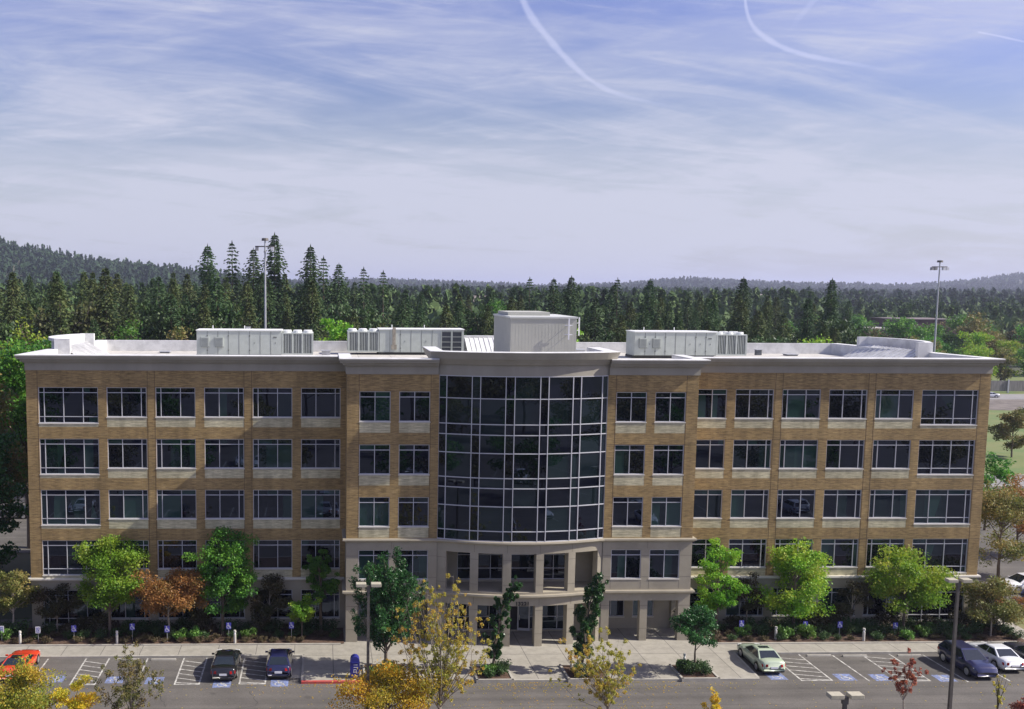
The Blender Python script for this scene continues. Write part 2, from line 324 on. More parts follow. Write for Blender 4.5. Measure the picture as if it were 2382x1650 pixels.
L_AMBER = leafmat('amber_leaves', [(0.26,0.33,0.05),(0.46,0.46,0.08),(0.62,0.46,0.08),(0.62,0.30,0.08)], 0.3, 0.5)
L_YMIX = leafmat('yellow_mixed_leaves', [(0.12,0.22,0.03),(0.32,0.38,0.05),(0.62,0.50,0.06),(0.70,0.40,0.04)], 0.55, 0.5)
L_BW1 = leafmat('wood_green_leaves', [(0.018,0.045,0.014),(0.04,0.085,0.022),(0.08,0.13,0.035)], 0.3, 0.2)
L_BW2 = leafmat('wood_olive_leaves', [(0.03,0.045,0.015),(0.07,0.085,0.025),(0.13,0.13,0.04)], 0.3, 0.2)
L_HILL = leafmat('hill_firs', [(0.014,0.032,0.016),(0.026,0.055,0.022),(0.048,0.082,0.028)], 0.004, 0.1, 0.5, 0.9)
L_RED = leafmat('red_leaves', [(0.20,0.06,0.04),(0.34,0.08,0.06),(0.30,0.14,0.06)], 1.0, 0.35)
L_CON = leafmat('fir_needles', [(0.018,0.046,0.018),(0.038,0.082,0.026),(0.075,0.12,0.036)], 0.12, 0.12, 0.5, 0.8)
L_CON2 = leafmat('fir_needles_olive', [(0.026,0.050,0.016),(0.058,0.090,0.025),(0.115,0.13,0.036)], 0.12, 0.12, 0.5, 0.8)
L_WOOD = leafmat('wood_leaves', [(0.026,0.054,0.019),(0.055,0.095,0.028),(0.11,0.15,0.04)], 0.02, 0.15, 0.6, 0.8)
L_SHR = leafmat('shrub_leaves', [(0.02,0.05,0.015),(0.05,0.10,0.03),(0.10,0.16,0.05)], 1.2, 0.3)
L_SHR2 = leafmat('dry_shrub_leaves', [(0.05,0.04,0.02),(0.11,0.085,0.04),(0.16,0.13,0.07)], 1.5, 0.3)
L_SHR3 = leafmat('bright_shrub_leaves', [(0.05,0.13,0.02),(0.12,0.26,0.04),(0.24,0.36,0.09)], 1.5, 0.3)

# ------------------------------------------------------------------ ground, roads, paving
def sheet(name, pts, z, m, kind='structure'):
    o = MB().quad(*[(x, y, z) for x, y in pts]).build(name, m); return tag(o, kind=kind)
def rect(x0, y0, x1, y1): return [(x0, y0), (x1, y0), (x1, y1), (x0, y1)]
def interp(x, xs, ys): return float(np.interp(x, xs, ys))
RA = ([-0.5,-0.33,-0.22,-0.13,-0.03,0.05,0.5,1.2], [100,80,46,30,8,2,0,0])
RB = ([-0.5,0.0,0.06,0.14,0.22,0.30,0.36,0.44,0.50,0.58,0.66,0.72,1.2], [20,26,30,24,10,22,42,32,26,22,44,74,100])
def terr(x, y):
    d = y + 79.0; s = (x + 15.4) / np.maximum(d, 1.0)
    a = np.interp(s, *RA) * np.exp(-((y - 1500) / 420.0) ** 2); b = np.interp(s, *RB) * np.exp(-((y - 3500) / 800.0) ** 2)
    return a + b + 2.0 * np.sin(x * 0.011) * np.sin(y * 0.008) * np.clip((y - 300) / 300.0, 0, 1)
def build_ground():
    xs = np.concatenate([np.linspace(-9000, -1500, 12), np.linspace(-1400, 3600, 90), np.linspace(3900, 11000, 12)])
    ys = np.concatenate([np.array([-6000, -2000, -600, -200, 0, 150]), np.linspace(250, 5200, 80), np.array([6000, 8000, 12000, 16000])])
    X, Y = np.meshgrid(xs, ys); Z = np.where(Y > 250, terr(X, Y), 0) - 0.30
    nx, ny = len(xs), len(ys); v = np.stack([X.ravel(), Y.ravel(), Z.ravel()], 1).tolist()
    f = [(j * nx + i, j * nx + i + 1, (j + 1) * nx + i + 1, (j + 1) * nx + i) for j in range(ny - 1) for i in range(nx - 1)]
    b = MB(); b.v = [tuple(p) for p in v]; b.f = f; b.m = [0] * len(f)
    tag(b.build('ground', FLOORM, smooth=True), kind='structure')
build_ground()
sheet('parking_lot', rect(-110, -190, 150, 3.0), -0.25, ASPH)
sheet('rear_parking_lot', rect(-95, 24, -41, 95), -0.246, ASPH)
sheet('side_parking_lot', rect(42.5, 3.0, 80, 58), -0.246, ASPH)
sheet('lawn', [(70, 66), (300, 66), (420, 240), (60, 240), (60, 120)], -0.246, GRASS)
ROADM = mat('pale_road', (0.23, 0.225, 0.22), 0.9, var=0.1, vscale=0.2)
GRAVEL = mat('gravel_bank', (0.15, 0.13, 0.115), 1.0, var=0.25, vscale=0.3)
sheet('road', [(40, 58.5), (320, 58.5), (320, 66.5), (40, 66.5)], -0.20, ROADM)
sheet('upper_road', [(60, 170), (420, 170), (420, 183), (60, 183)], -0.20, ROADM)
sheet('gravel_bank', [(120, 152), (150, 146), (230, 150), (300, 158), (300, 170), (120, 170)], -0.21, GRAVEL)
ov = [(176 + 26 * math.cos(a), 150 + 11 * math.sin(a)) for a in np.linspace(0, 2 * math.pi, 33)[:-1]]
sheet('turning_circle', ov, -0.19, ROADM)
MB().box(40, 320, 58.0, 58.5, -0.3, -0.1).box(40, 320, 66.5, 66.9, -0.3, -0.1).build('road_kerb', CURB)['kind'] = 'structure'
rb = thing('guard_rail', (0, 186, -0.2), 'grey timber and metal barrier along the far road at the right edge', 'barrier')
mb = MB()
for i in range(14):
    x = 100 + i * 14; mb.box(x, x + 0.4, 0, 0.3, 0, 3.6)
mb.build('post', GREYM, rb)
MB().box(98, 300, 0.3, 0.42, 0.4, 3.3).build('panel', mat('weathered_boards', (0.2, 0.19, 0.175), 0.9, var=0.25, vscale=0.8, stretch=(6, 1, 0.5)), rb)

# sidewalk and plaza (real 0.15 m step above the asphalt)
def slab(name, pts, z0, z1, m, parent=None):
    n = len(pts); v = [(x, y, z0) for x, y in pts] + [(x, y, z1) for x, y in pts]
    f = [tuple(range(n, 2 * n))] + [(i, (i + 1) % n, n + (i + 1) % n, n + i) for i in range(n)]
    return MB().add(v, f).build(name, m, parent)
pl = slab('plaza', [(-44, -5.8), (-16.65, -5.8), (-16.65, -10.85), (15.7, -10.85), (15.95, -5.8), (44, -5.8), (44, -4.1), (13.9, -4.1), (13.9, 0.5), (-13.9, 0.5), (-13.9, -3.75), (-44, -3.75)], -0.3, -0.1, CONC)
pl['kind'] = 'structure'
cb = MB()
def kerb(b, pts, w=0.16, z0=-0.3, z1=-0.094):
    for (ax, ay), (bx, by) in zip(pts, pts[1:]):
        d = Vector((bx - ax, by - ay, 0)); L = d.length; d.normalize(); n = Vector((-d.y, d.x, 0)) * w / 2
        c = Vector(((ax + bx) / 2, (ay + by) / 2, (z0 + z1) / 2)); b.obox(c, d * (L / 2 + w / 2 - 0.003), n, (0, 0, (z1 - z0) / 2))
    return b
kerb(cb, [(-44, -5.88), (-16.8, -5.88)]); kerb(cb, [(16.03, -5.88), (44, -5.88)])
kerb(cb, [(-16.73, -6.06), (-16.73, -10.7)]); kerb(cb, [(16.03, -6.06), (15.78, -10.75)]); kerb(cb, [(-4.5, -10.93), (15.7, -10.93)], z1=-0.096)
kerb(cb, [(-44, -3.67), (-13.95, -3.67)], z1=-0.02); kerb(cb, [(13.95, -4.02), (39.3, -4.02)], z1=-0.02)
tag(cb.build('kerb', CURB), kind='structure')
tag(kerb(MB(), [(-16.65, -10.95), (-9.2, -10.95)], w=0.24, z1=-0.085).build('red_kerb', REDP), kind='structure')
sheet('planting_bed', rect(-46, -3.6, -13.6, 0.3), -0.06, MULCH)
sheet('planting_bed', [(13.6, -3.95), (38.9, -3.95), (40.2, -4.6), (41.6, 12), (38.7, 12), (38.7, 0.3), (13.6, 0.3)], -0.06, MULCH)
GR2 = mat('rough_grass', (0.12, 0.15, 0.04), 0.95, col2=(0.17, 0.155, 0.07), vscale=0.7, detail=8)
sheet('grass_verge', [(41.6, -5.7), (46, -5.7), (46, 12), (42.4, 12)], -0.085, GR2)
pth = slab('path', [(39.9, -5.6), (41.6, -5.6), (43.0, 12), (41.7, 12)], -0.3, -0.07, CONC); pth['kind'] = 'structure'

sheet('concrete_pad', rect(-17.55, -10.0, -16.83, -6.0), -0.243, CURB)
# markings, 4 mm above the asphalt
PZ = -0.246
mk = MB()
def stripe(b, x0, y0, x1, y1, w=0.11, z=PZ):
    d = Vector((x1 - x0, y1 - y0, 0)).normalized(); n = Vector((-d.y, d.x, 0)) * w / 2; a = Vector((x0, y0, z)); c = Vector((x1, y1, z))
    b.quad(a - n, c - n, c + n, a + n)
def hatch(b, xa, xb, yb, yf, slope):
    stripe(b, xa, yb, xa, yf); stripe(b, xb, yb, xb, yf); stripe(b, xa - 0.05, yf - 0.055, xb + 0.05, yf - 0.055)
    n = 6
    for i in range(n):
        y = yb - 0.55 + (yf - yb) * i / n
        y0, y1 = (y, y - slope)
        if slope > 0: stripe(b, xa + 0.06, y0, xb - 0.06, max(y1, yf + 0.05), 0.10)
        else: stripe(b, xb - 0.06, y0, xa + 0.06, max(y0 + slope, yf + 0.05), 0.10)
hatch(mk, -32.85, -31.15, -6.0, -10.9, 0.55); hatch(mk, -25.6, -23.9, -6.0, -10.95, 0.55); hatch(mk, -21.1, -19.3, -6.0, -10.95, 0.55)
stripe(mk, -28.3, -6.0, -28.25, -10.9); stripe(mk, -35.65, -6.0, -35.7, -10.8)
hatch(mk, 18.8, 21.0, -6.0, -11.0, 0.55); hatch(mk, 25.8, 28.0, -6.0, -11.2, 0.55)
stripe(mk, 23.5, -6.2, 23.6, -11.25); stripe(mk, 30.5, -6.2, 30.6, -11.5); stripe(mk, 33.6, -6.2, 33.7, -11.4); stripe(mk, 36.5, -6.2, 36.6, -11.4)
for row in range(4):
    for i in range(28): stripe(mk, -60 + i * 4.2, -40 - row * 30, -60 + i * 4.2, -45 - row * 30)
tag(mk.build('stall_markings', PAINT), kind='structure')
ck = MB(); rnd = random.Random(5)
def crack(pts, w=0.035):
    for (a, b), (c, d) in zip(pts, pts[1:]): stripe(ck, a, b, c, d, w * rnd.uniform(0.7, 1.4), PZ - 0.002)
def wig(x0, y0, x1, y1, n, amp):
    return [(x0 + (x1 - x0) * i / n + rnd.uniform(-amp, amp), y0 + (y1 - y0) * i / n + rnd.uniform(-amp, amp)) for i in range(n + 1)]
crack(wig(-27.9, -12.3, -26.3, -13.0, 6, 0.06)); crack(wig(-26.4, -12.7, -25.6, -14.9, 8, 0.08)); crack(wig(-20.2, -12.3, -19.6, -14.6, 8, 0.15)); crack(wig(-19.6, -14.6, -22.5, -16.0, 8, 0.1))
crack(wig(-6, -15.0, 40, -15.2, 60, 0.05), 0.03); crack(wig(6.4, -12.6, 7.3, -14.0, 5, 0.06), 0.03); crack(wig(-60, -19, 60, -20, 90, 0.1))
tag(ck.build('asphalt_cracks', CRACK), kind='structure')
def isa(b, cx, cy, z, s, P):
    """white wheelchair figure; P maps (u, v) in the sign's plane to space"""
    def poly(pts): b.quad(*[P(cx + u * s, cy + v * s, z) for u, v in pts])
    poly([(0.0 + 0.085 * math.cos(a) - 0.08, 0.36 + 0.085 * math.sin(a)) for a in np.linspace(0, 2 * math.pi, 9)[:-1]])
    def bar(u0, v0, u1, v1, w=0.05):
        d = Vector((u1 - u0, v1 - v0)).normalized(); n = Vector((-d.y, d.x)) * w
        poly([(u0 - n.x, v0 - n.y), (u1 - n.x, v1 - n.y), (u1 + n.x, v1 + n.y), (u0 + n.x, v0 + n.y)])
    bar(-0.08, 0.25, -0.02, -0.05); bar(-0.05, 0.11, 0.16, 0.11, 0.035); bar(-0.02, -0.05, 0.20, -0.05); bar(0.20, -0.03, 0.30, -0.34)
    A = np.linspace(rad(120), rad(345), 10)
    for a0, a1 in zip(A, A[1:]):
        poly([(-0.03 + r * math.cos(a), -0.13 + r * math.sin(a)) for r, a in ((0.21, a0), (0.27, a0), (0.27, a1), (0.21, a1))])
for x, y, full in ((-34.1, -9.9, 1), (-29.9, -10.1, 0), (-27.1, -10.3, 0), (-22.3, -11.0, 1), (-18.3, -10.9, 1), (17.3, -10.25, 1), (22.2, -10.5, 1), (24.75, -10.6, 1), (29.3, -10.8, 1)):
    b = MB(); h = 0.62
    b.quad((x - h, y - h, PZ), (x + h, y - h, PZ), (x + h, y + h, PZ), (x - h, y + h, PZ)); b.mi = 1
    isa(b, x, y, PZ + 0.004, 1.15, lambda u, v, z: (u, v, z))
    tag(b.build('accessible_parking_symbol', [BLUEP, PAINT]), kind='structure')

# ------------------------------------------------------------------ the office building
bld = thing('office_building', (0, 0, 0), 'long five storey tan brick office block with curved dark glass entrance bay', 'building')
R_B, YB = 17.3, -3.15; YC = YB - 1.25 + R_B; AM = math.asin(6.48 / R_B)
def arc(s, r=R_B): # s is x-ish parameter as angle
    return (r * math.sin(s), YC - r * math.cos(s))
def wall(b, P, u0, u1, z0, z1, holes, depth, du=None):
    us = sorted({u0, u1, *[h[0] for h in holes], *[h[1] for h in holes]}); zs = sorted({z0, z1, *[h[2] for h in holes], *[h[3] for h in holes]})
    us = [u for u in us if u0 <= u <= u1]; zs = [z for z in zs if z0 <= z <= z1]
    if du:
        o = [us[0]]
        for a, c in zip(us, us[1:]):
            n = max(1, int(math.ceil((c - a) / du))); o += [a + (c - a) * i / n for i in range(1, n + 1)]
        us = o
    for a, c in zip(us, us[1:]):
        for e, g in zip(zs, zs[1:]):
            mu, mz = (a + c) / 2, (e + g) / 2
            if any(h[0] < mu < h[1] and h[2] < mz < h[3] for h in holes): continue
            b.quad(P(a, e, 0), P(c, e, 0), P(c, g, 0), P(a, g, 0))
    for h in holes:
        hu = [u for u in us if h[0] <= u <= h[1]]
        lo, hi = max(h[2], z0), min(h[3], z1)
        for a, c in zip(hu, hu[1:]):
            b.quad(P(a, lo, 0), P(a, lo, depth), P(c, lo, depth), P(c, lo, 0)); b.quad(P(a, hi, 0), P(c, hi, 0), P(c, hi, depth), P(a, hi, depth))
        b.quad(P(h[0], lo, 0), P(h[0], hi, 0), P(h[0], hi, depth), P(h[0], lo, depth)); b.quad(P(h[1], lo, 0), P(h[1], lo, depth), P(h[1], hi, depth), P(h[1], hi, 0))
    return b
FL = 4.08
WX = [(-37.57, -32.93)] + [(-32.26 + 3.81 * k, -29.15 + 3.81 * k) for k in range(5)]
def win_z(row, big): # row 0 ground .. 4
    t = 3.12 + FL * row; return (t - (2.83 if big else 2.34), t)
wr = random.Random(3)
def make_window(x0, x1, z0, z1, xm, zm, y, P=None, sill=True, name='window', gm=None):
    P = P or (lambda u, z, d: (u, y + d, z))
    b = MB(); t = 0.05
    def bar(u0, u1, w0, w1, d0=0.05, d1=0.16):
        b.add([P(u, z, d) for z in (w0, w1) for d in (d0, d1) for u in (u0, u1)], [(0,2,3,1),(4,5,7,6),(0,1,5,4),(2,6,7,3),(0,4,6,2),(1,3,7,5)])
    bar(x0, x0 + t, z0, z1); bar(x1 - t, x1, z0, z1); bar(x0 + t, x1 - t, z1 - t, z1); bar(x0 + t, x1 - t, z0, z0 + t)
    for x in xm: bar(x - t / 2, x + t / 2, z0 + t, z1 - t, 0.055)
    XS = [x0 + t] + [x + s * t / 2 for x in xm for s in (-1, 1)] + [x1 - t]
    for z in zm:
        for a, c in zip(XS[::2], XS[1::2]): bar(a, c, z - t / 2, z + t / 2, 0.06)
    w = b.build(name, FRAME, bld); g = MB()
    zz = [z0 + t] + list(zm) + [z1 - t]; xx = [x0 + t] + list(xm) + [x1 - t]
    for a, c in zip(xx, xx[1:]):
        for e, f in zip(zz, zz[1:]):
            q = [wr.uniform(-0.007, 0.007) for _ in range(3)]
            cut = [a, c] if wr.random() > 0.35 or c - a < 0.8 else [a, a + (c - a) * wr.uniform(0.35, 0.7), c]
            for a2, c2 in zip(cut, cut[1:]):
                y0_ = 0.13 + q[0] + (q[1] - q[0]) * (a2 - a) / (c - a); y1_ = 0.13 + q[0] + (q[1] - q[0]) * (c2 - a) / (c - a)
                g.quad(P(a2, e, y0_), P(c2, e, y1_), P(c2, f, y1_ + q[2]), P(a2, f, y0_ + q[2]))
    g.build('pane', gm or GLASS, w)
    if sill:
        s = MB(); s.add([P(u, z, d) for z in (z0 - 0.08, z0 - 0.003) for d in (-0.03, 0.10) for u in (x0 - 0.04, x1 + 0.04)], [(0,2,3,1),(4,5,7,6),(0,1,5,4),(2,6,7,3),(0,4,6,2),(1,3,7,5)])
        s.build('sill', SILL, w)
    return w
def mulls(i, x0, x1):
    w = x1 - x0
    if i == 0: return [x0 + 0.44, x0 + 1.94, x0 + 3.46]
    return [x0 + 1.17, x1 - 0.42] if i % 2 == 1 else [x0 + 0.42, x1 - 1.16]
JB = MB()
def wing(sign):
    P = (lambda u, z, d: (u, d, z))
    xa, xb = (-38.5, -13.45) if sign < 0 else (13.45, 38.5)
    cols = [(i, a, c) for i, (a, c) in enumerate(WX)] if sign < 0 else [(i, -c, -a) for i, (a, c) in enumerate(WX)]
    bh, sh = [], []
    for i, a, c in cols:
        for row in range(5):
            z0, z1 = win_z(row, i == 0)
            low = z1 - 3.14
            (sh if row == 0 else bh).append((a, c, z0 if row == 0 else low, z1))
            xm = mulls(i, a, c)
            if sign > 0: xm = sorted([a + c - x for x in mulls(i, a, c)])
            zm = [z1 - 0.43] + ([z0 + 0.50] if i == 0 else [])
            make_window(a, c, z0, z1, xm, zm, 0.0)
            if row:
                p = MB().box(a + 0.003, c - 0.003, 0.006, 0.2, low + 0.003, z0 - 0.105); p.build('brick_panel', PANEL, bld)
    wall(MB(), P, xa, xb, 4.12, 20.77, bh, 0.2).build('brick_wall', BRICK, bld)
    wall(MB(), P, xa, xb, -0.3, 4.12, sh, 0.2).build('stone_base_wall', STONE, bld)
    xo = -38.5 if sign < 0 else 38.5; xr = -36.9 if sign < 0 else 36.2
    sd = MB(); sd.quad((xo, 0, 4.12), (xr, 21, 4.12), (xr, 21, 20.77), (xo, 0, 20.77)); sd.build('brick_wall', BRICK, bld)
    sd = MB(); sd.quad((xo, 0, -0.3), (xr, 21, -0.3), (xr, 21, 4.12), (xo, 0, 4.12)); sd.build('stone_base_wall', STONE, bld)
    # movement joints
    js = [-37.62, -29.09 + 0.02, -28.5, -21.54 + 0.03, -20.92] if sign < 0 else [37.62, 29.07, 28.5, 21.51, 20.92]
    for x in js: JB.box(x - 0.016, x + 0.016, -0.004, 0.01, 4.2, 20.76)
    for row in range(1, 5):
        z = 3.12 + FL * row + 0.03
        segs = [xa] + [v for i, a, c in sorted(cols, key=lambda q: q[1]) for v in (a, c)] + [xb]
        for a, c in zip(segs[::2], segs[1::2]): JB.box(a, c, -0.003, 0.01, z - 0.012, z + 0.012)
wing(-1); wing(1)
# central block: brick storeys
CX = [(-12.53, -10.17), (-9.50, -7.15), (7.14, 9.50), (10.16, 12.53)]
for sgn in (-1, 1):
    P = lambda u, z, d: (u, -3.21 + d, z)
    xa, xb = (-13.48, -6.47) if sgn < 0 else (6.47, 13.48)
    holes, hs = [], []
    for a, c in CX:
        if (a < 0) != (sgn < 0): continue
        for row in range(2, 5):
            z1 = 3.2 + FL * row; z0 = z1 - 2.3
            holes.append((a, c, z1 - 3.17, z1)); make_window(a, c, z0, z1, [(a + c) / 2], [z1 - 0.43], -3.21)
            MB().box(a + 0.003, c - 0.003, -3.204, -3.0, z1 - 3.167, z0 - 0.105).build('brick_panel', PANEL, bld)
        hs.append((a, c, 4.89, 7.21)); make_window(a, c, 4.89, 7.21, [(a + c) / 2], [6.77], -3.21)
        JB.mi = 0
    for x in ((-12.56, -7.1) if sgn < 0 else (7.1, 12.56)): JB.box(x - 0.016, x + 0.016, -3.214, -3.2, 8.2, 20.82)
    for row in (3, 4):
        z = 3.2 + FL * row + 0.03; JB.box(xa, xb, -3.213, -3.2, z - 0.012, z + 0.012)
    wall(MB(), P, xa, xb, 8.14, 20.83, holes, 0.2).build('brick_wall', BRICK, bld)
    xs_ = xa if sgn < 0 else xb
    MB().quad((xs_, -3.21, 8.14), (xs_, 0.0, 8.14), (xs_, 0.0, 20.83), (xs_, -3.21, 20.83)).build('brick_wall', BRICK, bld)
    go = [(-12.58, -10.13, -0.3, 3.14), (-9.55, -7.11, -0.3, 3.14)] if sgn < 0 else [(7.11, 9.55, -0.3, 3.14), (10.13, 12.58, -0.3, 3.14)]
    b = wall(MB(), P, xa, xb, -0.3, 8.14, hs + go, 0.55)
    Q = lambda u, z, d: (xs_ - sgn * d, u, z)
    wall(b, Q, -3.21, 0.0, -0.3, 8.14, [(-2.7, -0.6, -0.3, 3.14)], 0.5)
    b.quad((xa, -0.25, 3.5), (xb, -0.25, 3.5), (xb, -3.0, 3.5), (xa, -3.0, 3.5))
    b.build('stone_base_wall', STONE, bld)
    bh = [(-12.4, -10.9, 0.9, 3.0), (-10.2, -7.7, 0.9, 3.0)] if sgn < 0 else [(7.6, 9.2, 0.9, 3.0), (9.9, 11.6, 0.9, 3.0)]
    b = wall(MB(), lambda u, z, d: (u, -0.35 + d, z), xa, xb, -0.3, 3.5, bh, 0.2); b.build('loggia_wall', STONE, bld)
    for h in bh: make_window(h[0], h[1], h[2], h[3], [(h[0] * 0.7 + h[1] * 0.3)], [2.5], -0.35)
    S = MB()
    for z in (0.95, 2.95 if False else 2.7): pass
    for x0, x1 in (((-13.48, -12.58), (-10.13, -9.55), (-7.11, -6.47)) if sgn < 0 else ((6.47, 7.11), (9.55, 10.13), (12.58, 13.48))):
        for z in (0.9, 2.75, 5.05, 6.75):
            if z > 4 and x1 - x0 < 0.6: pass
            S.box(x0, x1, -3.214, -3.2, z - 0.014, z + 0.014)
    for a, c in [c for c in CX if (c[0] < 0) == (sgn < 0)]:
        for x in (a, c): S.box(x - 0.012, x + 0.012, -3.2145, -3.2, 4.1, 4.8)
    xm = (xa + xb) / 2; S.box(xm - 0.012, xm + 0.012, -3.2145, -3.2, 7.3, 7.85)
    S.build('stone_joint', SJOINT, bld)
jo = JB.build('expansion_joint', JOINT, bld); jo['kind'] = 'stuff'
# curved bay: stone storeys
PA = lambda u, z, d: (*arc(u, R_B - d), z)
A2 = [(-19.57, -13.34), (-11.26, -5.05), (-2.9, 3.43), (5.40, 12.0), (13.95, 20.5)]
A2 = [(rad(a), rad(c)) for a, c in A2]
b = wall(MB(), PA, -AM, AM, -0.3, 8.14, [(a, c, 4.16, 7.18) for a, c in A2] + [(a, c, -0.3, 3.10) for a, c in A2], 0.62, du=rad(1.6))
b.quad(*[(x, y, 3.55) for x, y in [arc(-AM + 2 * AM * i / 12, R_B - 0.3) for i in range(13)] + [(6.4, -0.8), (-6.4, -0.8)]])
b.quad(*[(x, y, 4.13) for x, y in [arc(-AM + 2 * AM * i / 12, R_B - 0.03) for i in range(13)] + [(6.4, -0.8), (-6.4, -0.8)]])
b.quad(*[(x, y, 7.6) for x, y in [arc(-AM + 2 * AM * i / 12, R_B - 0.3) for i in range(13)] + [(6.4, -0.8), (-6.4, -0.8)]])
b.build('curved_stone_wall', STONE, bld)
S = MB()
for lo, hi in zip([-AM] + [c for a, c in A2], [a for a, c in A2] + [AM]):
    for z in (0.9, 2.75, 4.75, 6.7):
        n = 3
        for i in range(n):
            u0 = lo + (hi - lo) * i / n; u1 = lo + (hi - lo) * (i + 1) / n
            S.quad(PA(u0, z - 0.014, -0.005), PA(u1, z - 0.014, -0.005), PA(u1, z + 0.014, -0.005), PA(u0, z + 0.014, -0.005))
for u in (-12.3, -4.0, 4.4, 13.0):
    for z0, z1 in ((3.15, 3.7), (7.25, 7.85)): S.quad(PA(rad(u - .05), z0, -0.005), PA(rad(u + .05), z0, -0.005), PA(rad(u + .05), z1, -0.005), PA(rad(u - .05), z1, -0.005))
S.build('stone_joint', SJOINT, bld)
# recessed glazing behind the curved colonnade
b = wall(MB(), lambda u, z, d: (u, -1.3 + d, z), -6.45, 6.45, 4.13, 7.6, [(-4.6, 4.3, 4.3, 7.4)], 0.1); b.build('recess_wall', STONE, bld)
make_window(-4.6, 4.3, 4.3, 7.4, [-3.5, -1.95, -0.4, 1.6, 3.1], [5.2, 6.3], -1.3, sill=False, name='balcony_glazing', gm=GLASSC)
b = wall(MB(), lambda u, z, d: (u, -0.9 + d, z), -6.45, 6.45, -0.3, 3.55, [(-5.6, 5.0, 0.0, 3.2)], 0.1); b.build('recess_wall', STONE, bld)
make_window(-5.6, -0.2, 0.02, 3.2, [-4.4, -3.1, -1.9, -0.7], [1.1, 2.2], -0.9, sill=False, name='entrance_glazing', gm=GLASSC)
make_window(1.35, 5.0, 0.02, 3.2, [2.1, 3.6], [1.1, 2.2], -0.9, sill=False, name='entrance_glazing', gm=GLASSC)
MB().box(-0.2, 1.35, -0.72, -0.6, 0.0, 3.2).build('doorway_recess', DARK, bld)
dr = MB()
def dbar(u0, u1, z0, z1):
    c, s = math.cos(rad(-12)), math.sin(rad(-12)); vs = []
    for z in (z0, z1):
        for d in (0, 0.06):
            for u in (u0, u1): vs.append((0.36 + u * c - d * s, -1.0 + u * s + d * c, z))
    dr.add(vs, [(0,2,3,1),(4,5,7,6),(0,1,5,4),(2,6,7,3),(0,4,6,2),(1,3,7,5)])
dbar(0, 0.10, 0.02, 2.35); dbar(0.88, 0.98, 0.02, 2.35); dbar(0.10, 0.88, 2.24, 2.35); dbar(0.10, 0.88, 0.02, 0.22)
door = dr.build('entrance_door', FRAME, bld)
c_, s_ = math.cos(rad(-12)), math.sin(rad(-12))
MB().quad(*[(0.36 + u * c_ - 0.03 * s_, -1.0 + u * s_ + 0.03 * c_, z) for u, z in ((0.1, 0.22), (0.88, 0.22), (0.88, 2.24), (0.1, 2.24))]).build('pane', GLASSC, door)
MB().tube((0.36 + 0.15 * c_, -1.05 + 0.15 * s_, 0.9), (0.36 + 0.15 * c_, -1.05 + 0.15 * s_, 1.3), 0.02, 0.02).build('handle', STEEL, door)
# curtain wall
AN = [rad(a) for a in (-21.95, -19.98, -13.59, -11.48, -5.22, -2.99, 3.40, 5.54, 11.95, 14.16, 20.25, 21.95)]
ZN = [8.15, 8.92, 10.83, 12.24, 13.02, 14.92, 16.32, 17.13, 19.08, 20.77]
cwf = MB()
def cbar(u0, u1, z0, z1, o=0.05, i=0.06, n=1):
    for k in range(n):
        a = u0 + (u1 - u0) * k / n; c = u0 + (u1 - u0) * (k + 1) / n
        cwf.add([PA(u, z, d) for z in (z0, z1) for d in (-o, i) for u in (a, c)], [(0,2,3,1),(4,5,7,6),(0,1,5,4),(2,6,7,3),(0,4,6,2),(1,3,7,5)])
hw = 0.029 / R_B
for a in AN: cbar(a - hw, a + hw, 8.14, 20.8)
for z in ZN:
    for a, c in zip(AN, AN[1:]): cbar(a + hw, c - hw, z - 0.03, z + 0.03, 0.04, n=3)
cw = cwf.build('curtain_wall', FRAME, bld); g = MB()
for a, c in zip(AN, AN[1:]):
    for e, f in zip(ZN, ZN[1:]):
        q = [wr.uniform(-0.008, 0.008) for _ in range(3)]; D = 0.03
        g.quad(PA(a, e, D + q[0]), PA(c, e, D + q[1]), PA(c, f, D + q[2]), PA(a, f, D + q[0] - q[1] + q[2]))
g.build('pane', GLASSC, cw)
# ledges, cornices: strips extruded along a plan line, moved outwards by the profile
def offset(pl, d):
    out = []
    for i, p in enumerate(pl):
        ns = []
        for a, c in ((i - 1, i), (i, i + 1)):
            if a < 0 or c >= len(pl): continue
            v = Vector((pl[c][0] - pl[a][0], pl[c][1] - pl[a][1])).normalized(); ns.append(Vector((v.y, -v.x)))
        n = sum(ns, Vector((0, 0))); n.normalize(); k = 1 / max(0.3, n.dot(ns[0])); out.append((p[0] + n.x * d * k, p[1] + n.y * d * k))
    return out
def molding(b, pl, layers, inn=0.35):
    I = offset(pl, -inn)
    for z0, z1, o0, o1 in layers:
        A, B = offset(pl, o0), offset(pl, o1)
        n = len(pl)
        vs = [(x, y, z0) for x, y in A] + [(x, y, z1) for x, y in B] + [(x, y, z0) for x, y in I] + [(x, y, z1) for x, y in I]
        for i in range(n - 1):
            j = i + 1; b.add([vs[i], vs[j], vs[n + j], vs[n + i]], [(0, 1, 2, 3)]); b.add([vs[n + i], vs[n + j], vs[3 * n + j], vs[3 * n + i]], [(0, 1, 2, 3)])
            b.add([vs[2 * n + i], vs[2 * n + j], vs[j], vs[i]], [(0, 1, 2, 3)]); b.add([vs[2 * n + j], vs[2 * n + i], vs[3 * n + i], vs[3 * n + j]], [(0, 1, 2, 3)])
        for i in (0, n - 1): b.add([vs[i], vs[n + i], vs[3 * n + i], vs[2 * n + i]], [(0, 1, 2, 3)])
    return b
ARCP = [arc(-AM + 2 * AM * i / 24) for i in range(25)]
LAY = [(20.77, 21.36, 0.05, 0.05), (21.363, 21.46, 0.14, 0.16), (21.463, 21.66, 0.30, 0.32), (21.663, 21.82, 0.52, 0.55), (21.823, 21.96, 0.60, 0.62)]
